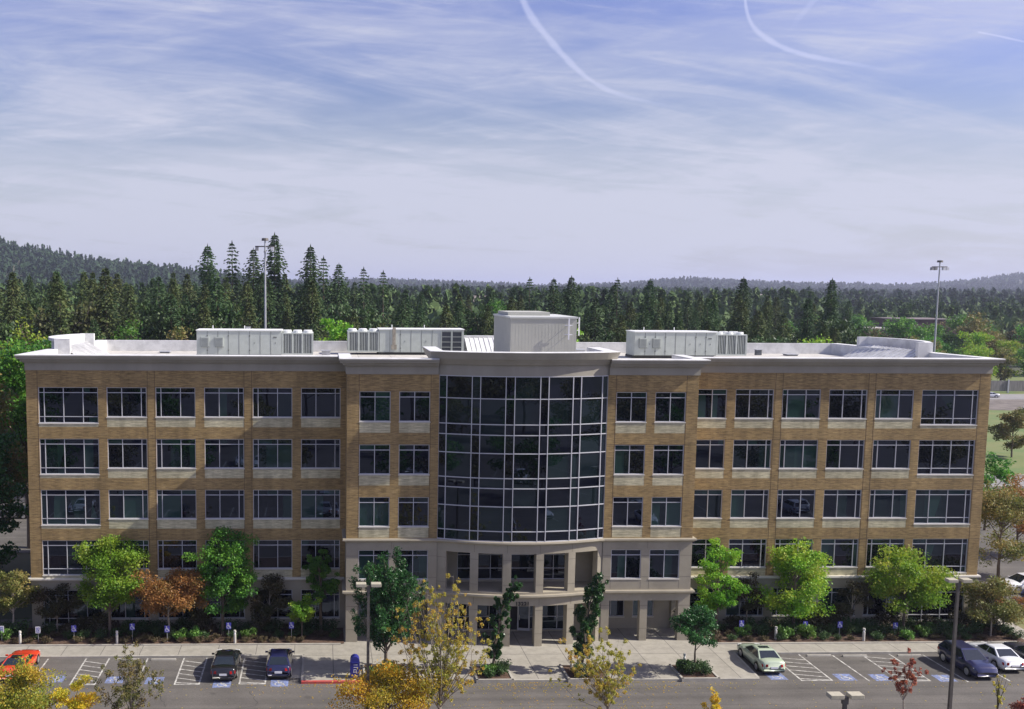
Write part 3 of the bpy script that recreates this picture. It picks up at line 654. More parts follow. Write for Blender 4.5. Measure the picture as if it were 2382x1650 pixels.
Lw = [(-36.9, 21), (-38.5, 0), (-13.5, 0)]; Rw = [(13.5, 0), (38.5, 0), (36.2, 21)]
Lc = [(-13.5, 2.0), (-13.5, -3.21), (-6.55, -3.21)]; Rc = [(6.55, -3.21), (13.5, -3.21), (13.5, 2.0)]
def up(L, dz): return [(a + dz, c + dz, o, p) for a, c, o, p in L]
for pl_ in (Lw, Rw): molding(MB(), pl_, LAY).build('cornice', FRIEZE, bld)
for pl_ in (Lc, Rc): molding(MB(), pl_, [(a + 0.06, c + 0.05, o + 0.01, p + 0.01) for a, c, o, p in LAY]).build('cornice', FRIEZE, bld)
BP = [(-6.55, 2.2)] + [(-6.55, -3.05)] + ARCP[1:-1] + [(6.55, -3.05), (6.55, 2.2)]
molding(MB(), BP, [(20.80, 21.64, 0.03, 0.05), (21.643, 21.86, 0.18, 0.30), (21.863, 22.05, 0.34, 0.44), (22.053, 22.60, 0.50, 0.72)]).build('curved_cornice', FRIEZE, bld)
# white parapet caps and inner parapet faces
CAPL = [(21.963, 22.01, 0.60, 0.58)]
for pl_ in (Lw, Rw): molding(MB(), pl_, CAPL, 0.37).build('parapet_cap', WHITE, bld)
for pl_ in (Lc, Rc): molding(MB(), pl_, [(22.013, 22.06, 0.60, 0.58)], 0.37).build('parapet_cap', WHITE, bld)
molding(MB(), BP, [(22.603, 22.625, 0.70, 0.68)], 0.37).build('parapet_cap', WHITE, bld)
rear = [(36.2, 21), (-36.9, 21)]
molding(MB(), rear, [(20.0, 21.9, 0.0, 0.0), (21.903, 22.0, 0.1, 0.1)], 0.36).build('parapet', WHITE, bld)
pi = MB()
for pl_ in (Lw, Rw): 
    I = offset(pl_, -0.38); 
    for a, c in zip(I, I[1:]): pi.quad((*a, 20.7), (*c, 20.7), (*c, 21.97), (*a, 21.97))
for pl_ in (Lc, Rc, BP):
    I = offset(pl_, -0.38); top = 22.6 if pl_ is BP else 22.0
    for a, c in zip(I, I[1:]): pi.quad((*a, 20.7), (*c, 20.7), (*c, top), (*a, top))
pi.build('parapet', WHITE, bld)
MB().quad((-38.2, 0.3, 20.95), (38.2, 0.3, 20.95), (36.0, 20.8, 20.95), (-36.7, 20.8, 20.95)).build('roof_deck', ROOFM, bld)
MB().quad((-13.1, -2.9, 20.955), (13.1, -2.9, 20.955), (13.1, 0.6, 20.955), (-13.1, 0.6, 20.955)).build('roof_deck', ROOFM, bld)
MB().quad((-36.9, 21, -0.3), (36.2, 21, -0.3), (36.2, 21, 20.8), (-36.9, 21, 20.8)).build('brick_wall', BRICK, bld)
# ledges
molding(MB(), [(-13.5, 0.0), (-13.5, -3.21), (-6.47, -3.21)] + ARCP[1:-1] + [(6.47, -3.21), (13.5, -3.21), (13.5, 0.0)], [(7.86, 8.0, 0.08, 0.2), (8.003, 8.12, 0.26, 0.24)], 0.05).build('ledge', STONE, bld)
molding(MB(), [(-13.5, 0.0), (-13.5, -3.21), (-6.47, -3.21)] + ARCP[1:-1] + [(6.47, -3.21), (13.5, -3.21), (13.5, 0.0)], [(3.72, 3.86, 0.08, 0.18), (3.863, 4.0, 0.26, 0.24)], 0.05).build('ledge', STONE, bld)
for pl_ in ([(-38.5, 6), (-38.5, 0), (-13.55, 0)], [(13.55, 0), (38.5, 0), (38.5, 6)]):
    molding(MB(), pl_, [(3.9, 4.02, 0.05, 0.12), (4.023, 4.16, 0.22, 0.20)], 0.05).build('ledge', SILL, bld)
# raised curved screens on the side parapets, with sloped standing seam roofs inside
def screen(sgn, y0, y1, xb, seam):
    b = MB(); n = 12; ym = (y0 + y1) / 2; H = 22.88
    def pt(i, o):
        t = -1 + 2 * i / n; return (xb + sgn * ((1 - t * t) * 1.5 + o), ym + t * (y1 - y0) / 2)
    for i in range(n):
        a0, a1 = pt(i, 0.35), pt(i + 1, 0.35); c0, c1 = pt(i, 0), pt(i + 1, 0)
        b.quad((*a0, 20.9), (*a1, 20.9), (*a1, H), (*a0, H)); b.quad((*c0, 20.9), (*c1, 20.9), (*c1, H), (*c0, H)); b.quad((*a0, H), (*a1, H), (*c1, H), (*c0, H))
        b.quad((*pt(i, 0.6), H - 0.25), (*pt(i + 1, 0.6), H - 0.25), (*pt(i + 1, 0.6), H), (*pt(i, 0.6), H)); b.quad((*pt(i, 0.6), H), (*pt(i + 1, 0.6), H), (*a1, H), (*a0, H))
        b.quad((*pt(i, 0.6), H - 0.25), (*pt(i + 1, 0.6), H - 0.25), (*a1, H - 0.25), (*a0, H - 0.25))
    for y in (y0, y1): b.box(min(xb - sgn * 0.7, xb + sgn * 0.6), max(xb - sgn * 0.7, xb + sgn * 0.6), y - 0.2, y + 0.2, 20.9, H + 0.01)
    b.build('curved_parapet_screen', WHITE, bld)
    s = MB(); xi = xb - sgn * 2.2
    s.quad((xb + sgn * 0.1, y0, 22.15), (xb + sgn * 0.1, y1, 22.15), (xi, y1, 20.97), (xi, y0, 20.97))
    for k in range(14):
        y = y0 + (y1 - y0) * (k + 0.5) / 14
        s.add([(xb, y - 0.03, 22.22), (xb, y + 0.03, 22.22), (xi, y + 0.03, 21.04), (xi, y - 0.03, 21.04), (xb, y - 0.03, 22.1), (xb, y + 0.03, 22.1), (xi, y + 0.03, 20.95), (xi, y - 0.03, 20.95)],
              [(0, 1, 2, 3), (0, 3, 7, 4), (1, 5, 6, 2)])
    s.build('standing_seam_roof', WHITE, bld)
screen(-1, 6.6, 15.6, -37.3, 1); screen(1, 6.9, 16.6, 37.1, 1)
s = MB(); s.quad((-1.2, 20.6, 22.4), (5.5, 20.6, 22.4), (5.5, 17.8, 20.97), (-1.2, 17.8, 20.97))
for k in range(15):
    x = -1.2 + k * 0.47; s.add([(x - .03, 20.6, 22.46), (x + .03, 20.6, 22.46), (x + .03, 17.8, 21.03), (x - .03, 17.8, 21.03), (x - .03, 20.6, 22.36), (x + .03, 20.6, 22.36), (x + .03, 17.8, 20.95), (x - .03, 17.8, 20.95)], [(0, 1, 2, 3), (0, 3, 7, 4), (1, 5, 6, 2)])
s.build('standing_seam_roof', WHITE, bld)
molding(MB(), [(5.8, 21.02), (-1.5, 21.02)], [(21.9, 22.52, 0.02, 0.02), (22.523, 22.62, 0.1, 0.1)], 0.4).build('curved_parapet_screen', WHITE, bld)
# penthouse with ribbed siding
ph = MB(); X0, X1, Y0, Y1, ZT = 0.44, 6.0, 5.0, 13.3, 25.0
ph.box(X0, X1, Y0, Y1, 20.95, ZT - 0.15)
k = X0 + 0.12
while k < X1 - 0.1: ph.box(k, k + 0.10, Y0 - 0.005, Y0, 21.0, ZT - 0.16); k += 0.28
k = Y0 + 0.12
while k < Y1 - 0.1: ph.box(X0 - 0.005, X0, k, k + 0.10, 21.0, ZT - 0.16); k += 0.28
pht = ph.build('penthouse', PENT, bld)
MB().box(X0 - 0.08, X1 + 0.08, Y0 - 0.08, Y1 + 0.08, ZT - 0.147, ZT).build('roof_edge', mat('penthouse_trim', (0.55, 0.56, 0.53), 0.5), pht)
MB().box(X0 + 0.3, X1 - 1.6, Y0 + 3, Y1 - 0.3, ZT + 0.003, ZT + 0.3).build('roof_hatch', PENT, pht)
def antenna(x, y, dx, dy, z0, z1, label):
    a = thing('panel_antenna', (x, y, z0), label, 'antenna', 'antennas on the rooftop plant room')
    MB().box(-0.05, 0.05, -0.05, 0.05, 0, z1 - z0).build('mast', WHITES, a)
    b = MB()
    for z in (0.42, (z1 - z0) * 0.68): b.box(-0.32, 0.32, 0.05, 0.10, z - 0.03, z + 0.03) if dy else b.box(-0.10, -0.05, -0.3, 0.3, z - 0.03, z + 0.03); b.obox((-dx * 0.2, -dy * 0.2 * -1, z), (0.02, 0, 0), (0, 0.2, 0), (0, 0, 0.02)) if dy else b.obox((-0.2, 0, z), (0.2, 0, 0), (0, 0.02, 0), (0, 0, 0.02))
    b.build('bracket', WHITES, a)
antenna(5.25, 4.62, 0, 1, 23.1, 24.85, 'white mast antenna bracketed to the front of the grey plant room')
antenna(6.36, 5.6, 1, 0, 23.4, 24.95, 'white mast antenna on the right hand side wall of the grey plant room')
# street number
cu = bpy.data.curves.new('address_number', 'FONT'); cu.body = '13221'; cu.size = 0.40; cu.extrude = 0.02; cu.align_x = 'CENTER'; cu.space_character = 1.12; cu.offset = 0.013
to = bpy.data.objects.new('tmp', cu); COL.objects.link(to)
dg = bpy.context.evaluated_depsgraph_get(); me = bpy.data.meshes.new_from_object(to.evaluated_get(dg)); bpy.data.objects.remove(to)
me.materials.clear(); me.materials.append(mat('black_numerals', (0.02, 0.02, 0.02), 0.5))
an = bpy.data.objects.new('address_number', me); COL.objects.link(an); an.parent = bld; an.location = (0.03, -4.43, 3.17); an.rotation_euler = (rad(90), 0, 0)

# ------------------------------------------------------------------ rooftop units
def hvac(x0, xc, x1, y, z, label, flip=False, louv=False, seed=0):
    """casing from x0 to xc, condenser from xc to x1 (flip: condenser on the left)"""
    r = random.Random(seed); t = thing('rooftop_unit', (0, 0, 0), label, 'air handling unit', 'large air handling units on the office roof')
    cx0, cx1 = (xc, x1) if flip else (x0, xc); k0, k1 = (x0, xc) if flip else (xc, x1); D = 2.7; H = z + 2.16
    MB().box(cx0 - 0.1, cx1 - 0.1, y + 0.15, y + D - 0.15, 20.96, z).build('base_curb', mat('curb_black', (0.05, 0.05, 0.05), 0.8), t)
    cs = MB().box(cx0, cx1, y, y + D, z, H).build('casing', HVAC, t)
    MB().box(cx0 - 0.06, cx1 + 0.06, y - 0.06, y + D + 0.06, H + 0.003, H + 0.09).build('top_panel', HTOP, t)
    s = MB(); w = (cx1 - cx0); n = int(round(w / 0.95))
    for i in range(1, n):
        x = cx0 + w * i / n; s.box(x - 0.018, x + 0.018, y - 0.012, y, z + 0.05, H - 0.03)
        if r.random() < 0.6: s.box(x - 0.05, x + 0.05, y - 0.02, y, z + 0.35, z + 0.47); s.box(x - 0.05, x + 0.05, y - 0.02, y, H - 0.5, H - 0.38)
        if r.random() < 0.4: s.box(x + 0.4, x + 0.44, y - 0.02, y, z + 1.0, z + 1.15)
    s.box(cx0, cx1, y - 0.02, y, z, z + 0.05)
    s.build('panel_seam', HVACD, cs)
    if louv:
        for i in range(2):
            xa = cx1 - 2.1 + i * 1.02; l = MB()
            l.box(xa, xa + 0.86, y - 0.03, y, z + 0.05, H - 0.1); lo = l.build('intake_louver', mat('louver_dark', (0.03, 0.035, 0.045), 0.5), t)
            g = MB()
            for q in range(5): g.box(xa - 0.03, xa + 0.89, y - 0.05, y - 0.031, z + 0.03 + q * 0.49, z + 0.07 + q * 0.49)
            g.box(xa - 0.06, xa, y - 0.05, y - 0.031, z + .03, H - .08); g.box(xa + .86, xa + .92, y - 0.05, y - 0.031, z + .03, H - .08); g.build('louver_frame', HVAC, lo)
        d = MB().box(cx0 + 1.25, cx0 + 1.55, y - 0.10, y, z + 0.55, H + 0.25).box(cx0 + 1.15, cx0 + 1.65, y - 0.12, y, z + 0.3, z + 0.75); d.build('conduit', mat('rusty_conduit', (0.30, 0.27, 0.22), 0.8, var=0.3, vscale=3), t)
    else:
        for i in range(2):
            xa = cx0 + 0.40 + i * 1.28; g = MB(); g.box(xa, xa + 0.72, y - 0.10, y, z + 0.75, z + 1.62)
            lo = g.build('intake_hood', HVAC, t); s = MB()
            for q in range(7): s.box(xa + 0.06, xa + 0.66, y - 0.125, y - 0.101, z + 0.82 + q * 0.11, z + 0.85 + q * 0.11)
            s.box(xa - 0.02, xa, y - 0.11, y, z + 0.72, z + 1.6); s.box(xa, xa + .74, y - 0.11, y, z + 0.71, z + 0.747); s.build('hood_slat', HVACD, lo)
        s = MB().box(cx1 - 0.72, cx1 - 0.42, y - 0.02, y, H - 0.62, H - 0.5); s.build('name_plate', HVACD, t)
    Hc = z + 2.0; cf = MB().box(k0 + 0.04, k1, y + 0.1, y + D - 0.1, z + 0.12, Hc - 0.1)
    cd = cf.build('condenser_coil', COIL, t)
    f = MB(); nf = 3
    f.box(k0 + 0.02, k1 + 0.02, y, y + 0.09, z + 0.04, z + 0.18); f.box(k0 + 0.02, k1 + 0.02, y, y + D, Hc - 0.1, Hc)
    for i in range(nf + 1):
        x = k0 + 0.02 + (k1 - k0 - 0.12) * i / nf; f.box(x, x + 0.14, y, y + 0.09, z + 0.18, Hc - 0.1)
    for i in range(nf * 6):
        x = k0 + 0.18 + (k1 - k0 - 0.2) * i / (nf * 6); f.box(x, x + 0.055, y + 0.03, y + 0.09, z + 0.18, Hc - 0.1)
    for i in (0.0, 0.5, 1.0): f.box(k1 - 0.08, k1 + 0.02, y + 0.15 + (D - 0.4) * i, y + 0.25 + (D - 0.4) * i, z + 0.1, Hc - 0.1)
    f.build('condenser_frame', HVAC, t)
    for i in range(nf):
        for j in range(2):
            x = k0 + (k1 - k0) * (i + 0.5) / nf; yy = y + 0.7 + j * 1.3
            MB().tube((x, yy, Hc + 0.002), (x, yy, Hc + 0.2), 0.40, 0.38, 14).build('fan_cowl', HTOP, t)
    for xx in (cx0 + 1.3, cx0 + w * 0.55): MB().tube((xx, y + 1.6, H + 0.09), (xx, y + 1.6, H + 0.42), 0.04, 0.04, 6).build('vent_pipe', HTOP, t)
    return t
hvac(-26.66, -19.05, -16.2, 12.0, 21.2, 'grey green air handling unit on the left of the roof', seed=1)
hvac(-12.97, -9.93, -1.86, 16.6, 21.17, 'air handling unit with dark louvres at its right end, left of the plant room', flip=True, louv=True, seed=2)
hvac(13.6, 21.2, 24.1, 13.3, 21.2, 'grey green air handling unit on the right of the roof', seed=4)
def small_roof(x, y, w, h, label, name='roof_vent', m=GREYM):
    t = thing(name, (x, y, 20.96), label, 'roof vent'); MB().box(-w / 2, w / 2, -w / 2, w / 2, 0, h).build('housing', m, t); MB().box(-w / 2 - .06, w / 2 + .06, -w / 2 - .06, w / 2 + .06, h + .002, h + 0.06).build('cap', GREYM, t)
small_roof(-30.4, 18.0, 0.9, 0.10, 'low dark roof drain cover left of the leftmost roof unit', m=COIL)
small_roof(-15.0, 15.5, 0.8, 0.42, 'small grey roof box between the two left hand air units')
small_roof(7.6, 11.0, 1.2, 0.9, 'squat grey vent right beside the plant room')
small_roof(27.5, 18.5, 0.5, 0.5, 'small dark pipe vent right of the rightmost roof unit', m=COIL)
small_roof(30.5, 18.0, 1.0, 0.1, 'low dark roof drain near the right parapet', m=COIL)
small_roof(-22.6, 19.8, 0.4, 2.4, 'thin vent stack standing behind the leftmost roof unit', m=HTOP)

# ------------------------------------------------------------------ vegetation
def rand_dirs(rs, n):
    v = rs.normal(size=(n, 3)); return v / np.linalg.norm(v, axis=1, keepdims=True)
def leaves(rs, C, size, up=0.5, aspect=0.62):
    n = len(C); nrm = rand_dirs(rs, n) + np.array([0, 0, up]); nrm /= np.linalg.norm(nrm, axis=1, keepdims=True)
    a = np.cross(nrm, rand_dirs(rs, n)); a /= np.linalg.norm(a, axis=1, keepdims=True) + 1e-9; b = np.cross(nrm, a)
    s = (size * rs.uniform(0.6, 1.35, n))[:, None] * 0.5
    V = np.empty((n, 4, 3)); V[:, 0] = C - a * s; V[:, 1] = C - b * s * aspect + a * s * 0.15; V[:, 2] = C + a * s; V[:, 3] = C + b * s * aspect + a * s * 0.15
    return V.reshape(-1, 3)
def broadleaf(name, loc, H, zc0, rx, ry, lm, label, seed, nleaf=5200, leaf=0.21, limbs=16, style='round', lean=(0, 0), bark=None, group=None, clump=0.42, twig=5, cat='tree', dens=1.0, trunk_r=None, open_=0.0, rz=None):
    rs = np.random.RandomState(seed); t = thing(name, loc, label, cat, group)
    if leaf < 0.3: leaf *= 0.82; nleaf = int(nleaf * 1.5)
    if rz is not None: t.rotation_euler = (0, 0, rz)
    w = MB(); tr = trunk_r or max(0.05, H * 0.014); C = []
    lx, ly = lean
    top = Vector((lx * 0.6, ly * 0.6, zc0 + (H - zc0) * 0.62)); forks = []
    npt = 5; pts = [Vector((top.x * (0.55 if style == 'column' else 1) * (i / npt) ** 1.3 + rs.normal() * 0.03 * H / 6 * (i > 0), top.y * (i / npt) ** 1.3 + rs.normal() * 0.03 * H / 6 * (i > 0), top.z * i / npt)) for i in range(npt + 1)]
    w.path(pts, [tr * (1.25 - 0.95 * i / npt) for i in range(npt + 1)], 8)
    def along(f):
        f = min(max(f, 0), 0.999) * npt; i = int(f); return pts[i].lerp(pts[i + 1], f - i)
    for k in range(limbs):
        if style == 'round':
            th = 2 * math.pi * (k * 0.618 + rs.uniform(-.06, .06)); q = rs.uniform(-0.75, 1.0); rr = math.sqrt(max(0.05, 1 - q * q)) * rs.uniform(0.72, 1.08)
            e = Vector((lx + rx * rr * math.cos(th), ly + ry * rr * math.sin(th), (zc0 + H) / 2 + (H - zc0) / 2 * q * rs.uniform(0.85, 1.08)))
            f0 = min(0.95, max(0.28, (e.z * 0.62) / top.z))
        elif style == 'upright':
            th = 2 * math.pi * (k * 0.618 + rs.uniform(-.08, .08)); rr = rs.uniform(0.15, 1.0)
            e = Vector((lx + rx * rr * math.cos(th), ly + ry * rr * math.sin(th), zc0 + (H - zc0) * (1.0 - 0.42 * rr ** 1.5) * rs.uniform(0.70, 1.0)))
            f0 = rs.uniform(0.25, 0.6) * zc0 / top.z + 0.12 + 0.2 * (1 - rr)
        else: # column
            q = (k + 0.5) / limbs; th = 2 * math.pi * k * 0.618; prof = math.sin(math.pi * min(1, (1 - q) ** 0.75)) * 0.55 + 0.5 * (1 - q)
            e = Vector((lx * q ** 2.2 + rx * prof * math.cos(th), ly * q ** 2.2 + ry * prof * math.sin(th), zc0 + (H - zc0) * q)); f0 = min(0.95, max(0.2, (e.z - (H - zc0) * 0.22) / top.z))
        s = along(f0); m1 = s.lerp(e, 0.5) + Vector((0, 0, (0.10 if style == 'round' else -0.02) * (e - s).length)) + Vector(rs.normal(size=3)) * 0.06 * (e - s).length
        r0 = tr * 0.42; w.path([s, m1, e], [r0, r0 * 0.6, r0 * 0.15], 5)
        L = (e - s).length
        for j in range(twig):
            f = 0.38 + 0.62 * (j + rs.uniform(0, 1)) / twig if style != 'upright' else 0.2 + 0.8 * (j + rs.uniform(0, 1)) / twig
            p = (s.lerp(m1, f * 2) if f < 0.5 else m1.lerp(e, f * 2 - 1))
            sp = (0.30 if style == 'round' else 0.13 if style == 'upright' else 0.2) * L * (1.1 - 0.5 * f)
            d = Vector(rs.normal(size=3)); d.z *= 0.6; c = p + d.normalized() * sp * rs.uniform(0.3, 1)
            if j % 2 == 0: w.tube(p, c, r0 * 0.25, r0 * 0.08, 4, False)
            C.append((c.x, c.y, c.z, (1.0 if style == 'round' else 0.62) * rs.uniform(0.7, 1.25)))
    C = np.array(C); keep = rs.uniform(size=len(C)) > open_; C = C[keep] if keep.sum() > 4 else C
    wts = C[:, 3] ** 2; idx = rs.choice(len(C), size=int(nleaf * dens), p=wts / wts.sum())
    rr = rand_dirs(rs, len(idx)) * (rs.uniform(0, 1, len(idx)) ** 0.45)[:, None] * (C[idx, 3] * clump * max(rx, 0.9) / 1.6)[:, None]
    rr[:, 2] *= 0.62 if style == 'round' else 1.2
    Pn = C[idx, :3] + rr
    w.build('trunk', bark or BARK, t)
    npmesh('crown', leaves(rs, Pn, leaf), 4, lm, t)
    return t
def conifer_pts(rs, H, R, dens=1.0, spindly=False, sub=3):
    V = []; z = H * 0.10; T = []
    while z < H * 0.985:
        f = z / H; rr = min(R * (1 - f) ** (0.93 if not spindly else 0.9), 5.0 if not spindly else 3.6) * (0.75 + 0.35 * math.sin(f * 23)) * rs.uniform(0.75, 1.15); rr = max(rr, 0.12)
        nb = max(4, int((9 if not spindly else 6) * dens * (0.6 + 0.4 * (1 - f))) + 1); a0 = rs.uniform(0, 6.28)
        for k in range(nb):
            a = a0 + 6.283 * k / nb + rs.uniform(-0.3, 0.3); L = rr * rs.uniform(0.45, 1.3); d = np.array([math.cos(a), math.sin(a), 0]); sd = np.array([-math.sin(a), math.cos(a), 0])
            ns = max(2, int(L / 0.9))
            for j in range(ns):
                g = (j + 0.6) / ns; c = d * L * g + np.array([0, 0, z + 0.25 * L * g - 0.45 * L * g * g])
                for q in range(sub):
                    ll = 0.60 * (1.15 - 0.5 * g) * (1.6 - 1.0 * f) * rs.uniform(0.7, 1.3)
                    off = (q - (sub - 1) / 2) * 0.7
                    dd = d * (0.8 if q == sub // 2 else 0.45) + sd * off * 0.9 + np.array([0, 0, rs.uniform(-0.55, 0.15)]); dd /= np.linalg.norm(dd)
                    n = np.cross(dd, sd * 0.3 + np.array([0, 0, 1.0]) + rs.normal(size=3) * 0.35); n /= np.linalg.norm(n) + 1e-9
                    sw = np.cross(dd, n); n2_ = (n * 0.45 + sw * 0.75) if q % 2 else (sw * 0.85 - n * 0.3); V += [c, c + dd * ll * 0.8 - n2_ * ll * 0.42, c + dd * ll * 1.75 + np.array([0, 0, -0.25 * ll]), c + dd * ll * 0.8 + n2_ * ll * 0.42]
        z += (0.45 + 0.4 * (1 - f)) * (1.0 if not spindly else 1.35) * H / 30 / math.sqrt(dens) * rs.uniform(0.8, 1.2)
    # tip
    for k in range(5):
        a = rs.uniform(0, 6.28); d = np.array([math.cos(a) * 0.25, math.sin(a) * 0.25, -0.3]); V += [np.array([0, 0, H]), np.array([0, 0, H - 0.5]) + d * 0.6, np.array([0, 0, H - 1.3]) + d, np.array([0, 0, H - 0.6]) - d * 0.3]
    return np.array(V)
def conifer(seed, H, R, lm, dens=1.0, spindly=False, sub=3):
    rs = np.random.RandomState(seed); t = bpy.data.objects.new('fir_tree', None); COL.objects.link(t)
    MB().tube((0, 0, -0.5), (0, 0, H * 0.6), H * 0.013, H * 0.006, 7).tube((0, 0, H * 0.6), (0, 0, H * 0.99), H * 0.006, 0.03, 6).build('trunk', BARK, t)
    npmesh('crown', conifer_pts(rs, H, R, dens, spindly, sub), 4, lm, t); return t

# trees beside and in front of the office (x, y of the foot, height, crown base, crown radii)
G0 = -0.1
broadleaf('maple_tree', (-39.7, -0.9, G0), 5.5, 1.3, 1.9, 1.6, L_OLIVE, 'olive and rust maple past the left corner of the office', 11, 5200, 0.2, bark=PALEB)
broadleaf('lime_maple_tree', (-32.0, -1.6, G0), 8.1, 1.9, 3.0, 1.9, L_LIME, 'bright lime green maple, leftmost lime crown against the left wing', 12, 9500, 0.23, 22, open_=0.12)
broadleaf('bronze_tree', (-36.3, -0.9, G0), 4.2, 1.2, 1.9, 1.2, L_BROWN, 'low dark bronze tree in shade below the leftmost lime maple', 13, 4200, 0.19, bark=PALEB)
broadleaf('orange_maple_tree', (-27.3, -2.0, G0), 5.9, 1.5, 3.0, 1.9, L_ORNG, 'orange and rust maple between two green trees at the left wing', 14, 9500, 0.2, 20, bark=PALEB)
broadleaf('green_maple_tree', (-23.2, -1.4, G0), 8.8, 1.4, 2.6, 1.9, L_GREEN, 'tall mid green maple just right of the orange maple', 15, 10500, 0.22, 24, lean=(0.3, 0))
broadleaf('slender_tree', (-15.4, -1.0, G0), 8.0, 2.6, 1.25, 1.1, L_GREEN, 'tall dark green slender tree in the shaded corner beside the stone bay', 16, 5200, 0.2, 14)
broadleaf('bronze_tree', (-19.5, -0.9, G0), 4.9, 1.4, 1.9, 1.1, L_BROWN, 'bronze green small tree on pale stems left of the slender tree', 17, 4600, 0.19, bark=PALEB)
broadleaf('small_tree', (-16.9, -2.3, G0), 3.7, 1.4, 1.35, 1.0, L_YGRN, 'small yellow green tree low in front of the slender dark tree', 18, 2800, 0.18, 10)
broadleaf('pear_tree', (-10.7, -8.9, G0), 9.9, 1.0, 3.3, 2.6, L_DEEP, 'broad dark green pear tree in the leftmost plaza planter', 19, 19000, 0.20, 42, style='upright', clump=0.26, twig=9, trunk_r=0.11)
broadleaf('pear_tree', (-3.1, -9.6, G0), 7.2, 1.3, 1.0, 1.0, L_DEEP, 'dark green leaning pear tree left of the office entrance door', 20, 7200, 0.19, 18, style='column', lean=(1.9, 0), clump=0.36, twig=7)
broadleaf('pear_tree', (3.3, -9.6, G0), 7.5, 1.5, 1.25, 1.1, L_DEEP, 'narrow pear tree with a long leading spire right of the entrance', 21, 6000, 0.19, 16, style='column', lean=(1.6, 0), clump=0.46)
broadleaf('pear_tree', (11.5, -9.8, G0), 4.9, 1.5, 1.7, 1.4, L_DEEP, 'short dark green pear tree in the rightmost plaza planter', 22, 5600, 0.18, 16, clump=0.42)
broadleaf('green_maple_tree', (16.4, -1.5, G0), 7.4, 1.6, 2.1, 1.5, L_LIME, 'green maple at the left end of the right wing, beside the stone bay', 23, 7200, 0.21, 18, open_=0.1)
broadleaf('lime_maple_tree', (22.6, -1.6, G0), 7.3, 1.7, 3.2, 1.8, L_YGRN, 'yellow green maple at the middle of the right wing', 24, 10500, 0.22, 24)
broadleaf('lime_maple_tree', (31.6, -1.7, G0), 7.0, 1.6, 3.4, 1.9, L_YGRN, 'yellow green maple toward the right end of the right wing', 25, 11000, 0.22, 24)
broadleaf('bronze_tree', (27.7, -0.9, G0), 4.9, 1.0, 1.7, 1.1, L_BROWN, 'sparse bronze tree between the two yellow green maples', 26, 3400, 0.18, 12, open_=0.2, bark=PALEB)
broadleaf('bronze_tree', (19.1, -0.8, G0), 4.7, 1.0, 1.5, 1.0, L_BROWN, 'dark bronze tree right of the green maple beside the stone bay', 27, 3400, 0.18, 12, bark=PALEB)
broadleaf('orange_maple_tree', (38.2, -2.6, G0), 4.7, 0.9, 2.8, 1.9, L_OLIVE, 'low spreading olive and orange maple at the right corner of the office', 28, 8200, 0.2, 20, bark=PALEB)
broadleaf('orange_maple_tree', (39.9, -1.5, G0), 4.0, 1.0, 1.8, 1.5, L_ORNG, 'small orange tree behind the spreading maple at the right corner', 29, 3600, 0.19, 12)
broadleaf('roadside_tree', (50.3, 14.2, -0.25), 9.0, 1.2, 3.9, 3.0, L_OLIVE, 'green and rust tree behind the white car right of the office', 30, 7600, 0.25, 20)
broadleaf('roadside_tree', (57.5, 22.0, -0.25), 8.4, 1.2, 3.6, 3.0, L_ORNG, 'orange red tree in the side lot at the right edge', 31, 5200, 0.25, 16)
broadleaf('roadside_tree', (61.5, 33.0, -0.25), 8.8, 1.4, 3.2, 3.0, L_GREEN, 'dark green tree farther back in the side lot at the right edge', 32, 6200, 0.3, 18)
broadleaf('lawn_tree', (99.5, 83.0, -0.2), 8.6, 0.7, 3.3, 3.0, L_OLIVE, 'dark olive tree standing alone on the lawn across the road', 33, 6500, 0.32, 20)
# median in the foreground
sheet('median_bed', rect(-60, -21.6, 60, -17.6), -0.12, MULCH)
tag(kerb(kerb(MB(), [(-60, -17.5), (60, -17.5)]), [(-60, -21.7), (60, -21.7)]).build('kerb', CURB), kind='structure')
GF = -0.12
broadleaf('young_maple_tree', (-8.0, -19.0, GF), 10.8, 1.4, 3.6, 2.4, L_AMBER, 'tall open amber and yellow young maple in front of the entrance', 41, 9000, 0.15, 46, style='upright', clump=0.10, twig=11, open_=0.06, trunk_r=0.07, bark=PALEB)
broadleaf('yellow_maple_tree', (-11.2, -19.4, GF), 4.6, 0.6, 3.1, 1.9, L_YELL, 'dense golden yellow tree at the bottom edge below the mailbox', 42, 9500, 0.17, 24, clump=0.42)
broadleaf('young_maple_tree', (2.6, -19.0, GF), 7.2, 1.4, 3.4, 2.2, L_AMBER, 'thin amber young tree with reddish leader right of the entrance', 43, 5200, 0.15, 36, style='upright', clump=0.10, twig=9, open_=0.2, trunk_r=0.05, bark=PALEB, lean=(-0.8, 0))
broadleaf('red_sapling', (21.4, -19.0, GF), 5.4, 2.3, 1.5, 1.1, L_RED, 'sparse red leaved sapling in the foreground right', 44, 1300, 0.16, 12, style='upright', clump=0.22, twig=6, open_=0.3, trunk_r=0.045, bark=PALEB)
broadleaf('bare_sapling', (27.5, -19.0, GF), 3.9, 1.4, 0.9, 0.8, L_AMBER, 'almost bare mossy sapling at the bottom right', 45, 260, 0.13, 9, style='upright', clump=0.2, twig=5, open_=0.3, trunk_r=0.07, bark=MOSSY)
broadleaf('red_shrub_tree', (29.2, -19.0, GF), 1.9, 0.4, 1.1, 0.9, L_RED, 'low vivid red shrub at the bottom right edge', 46, 1500, 0.14, 9, cat='shrub')
broadleaf('yellow_maple_tree', (-34.0, -19.2, GF), 4.7, 0.5, 2.7, 1.9, L_YMIX, 'yellow green leafy tree filling the bottom left corner', 47, 9000, 0.17, 22, clump=0.42)
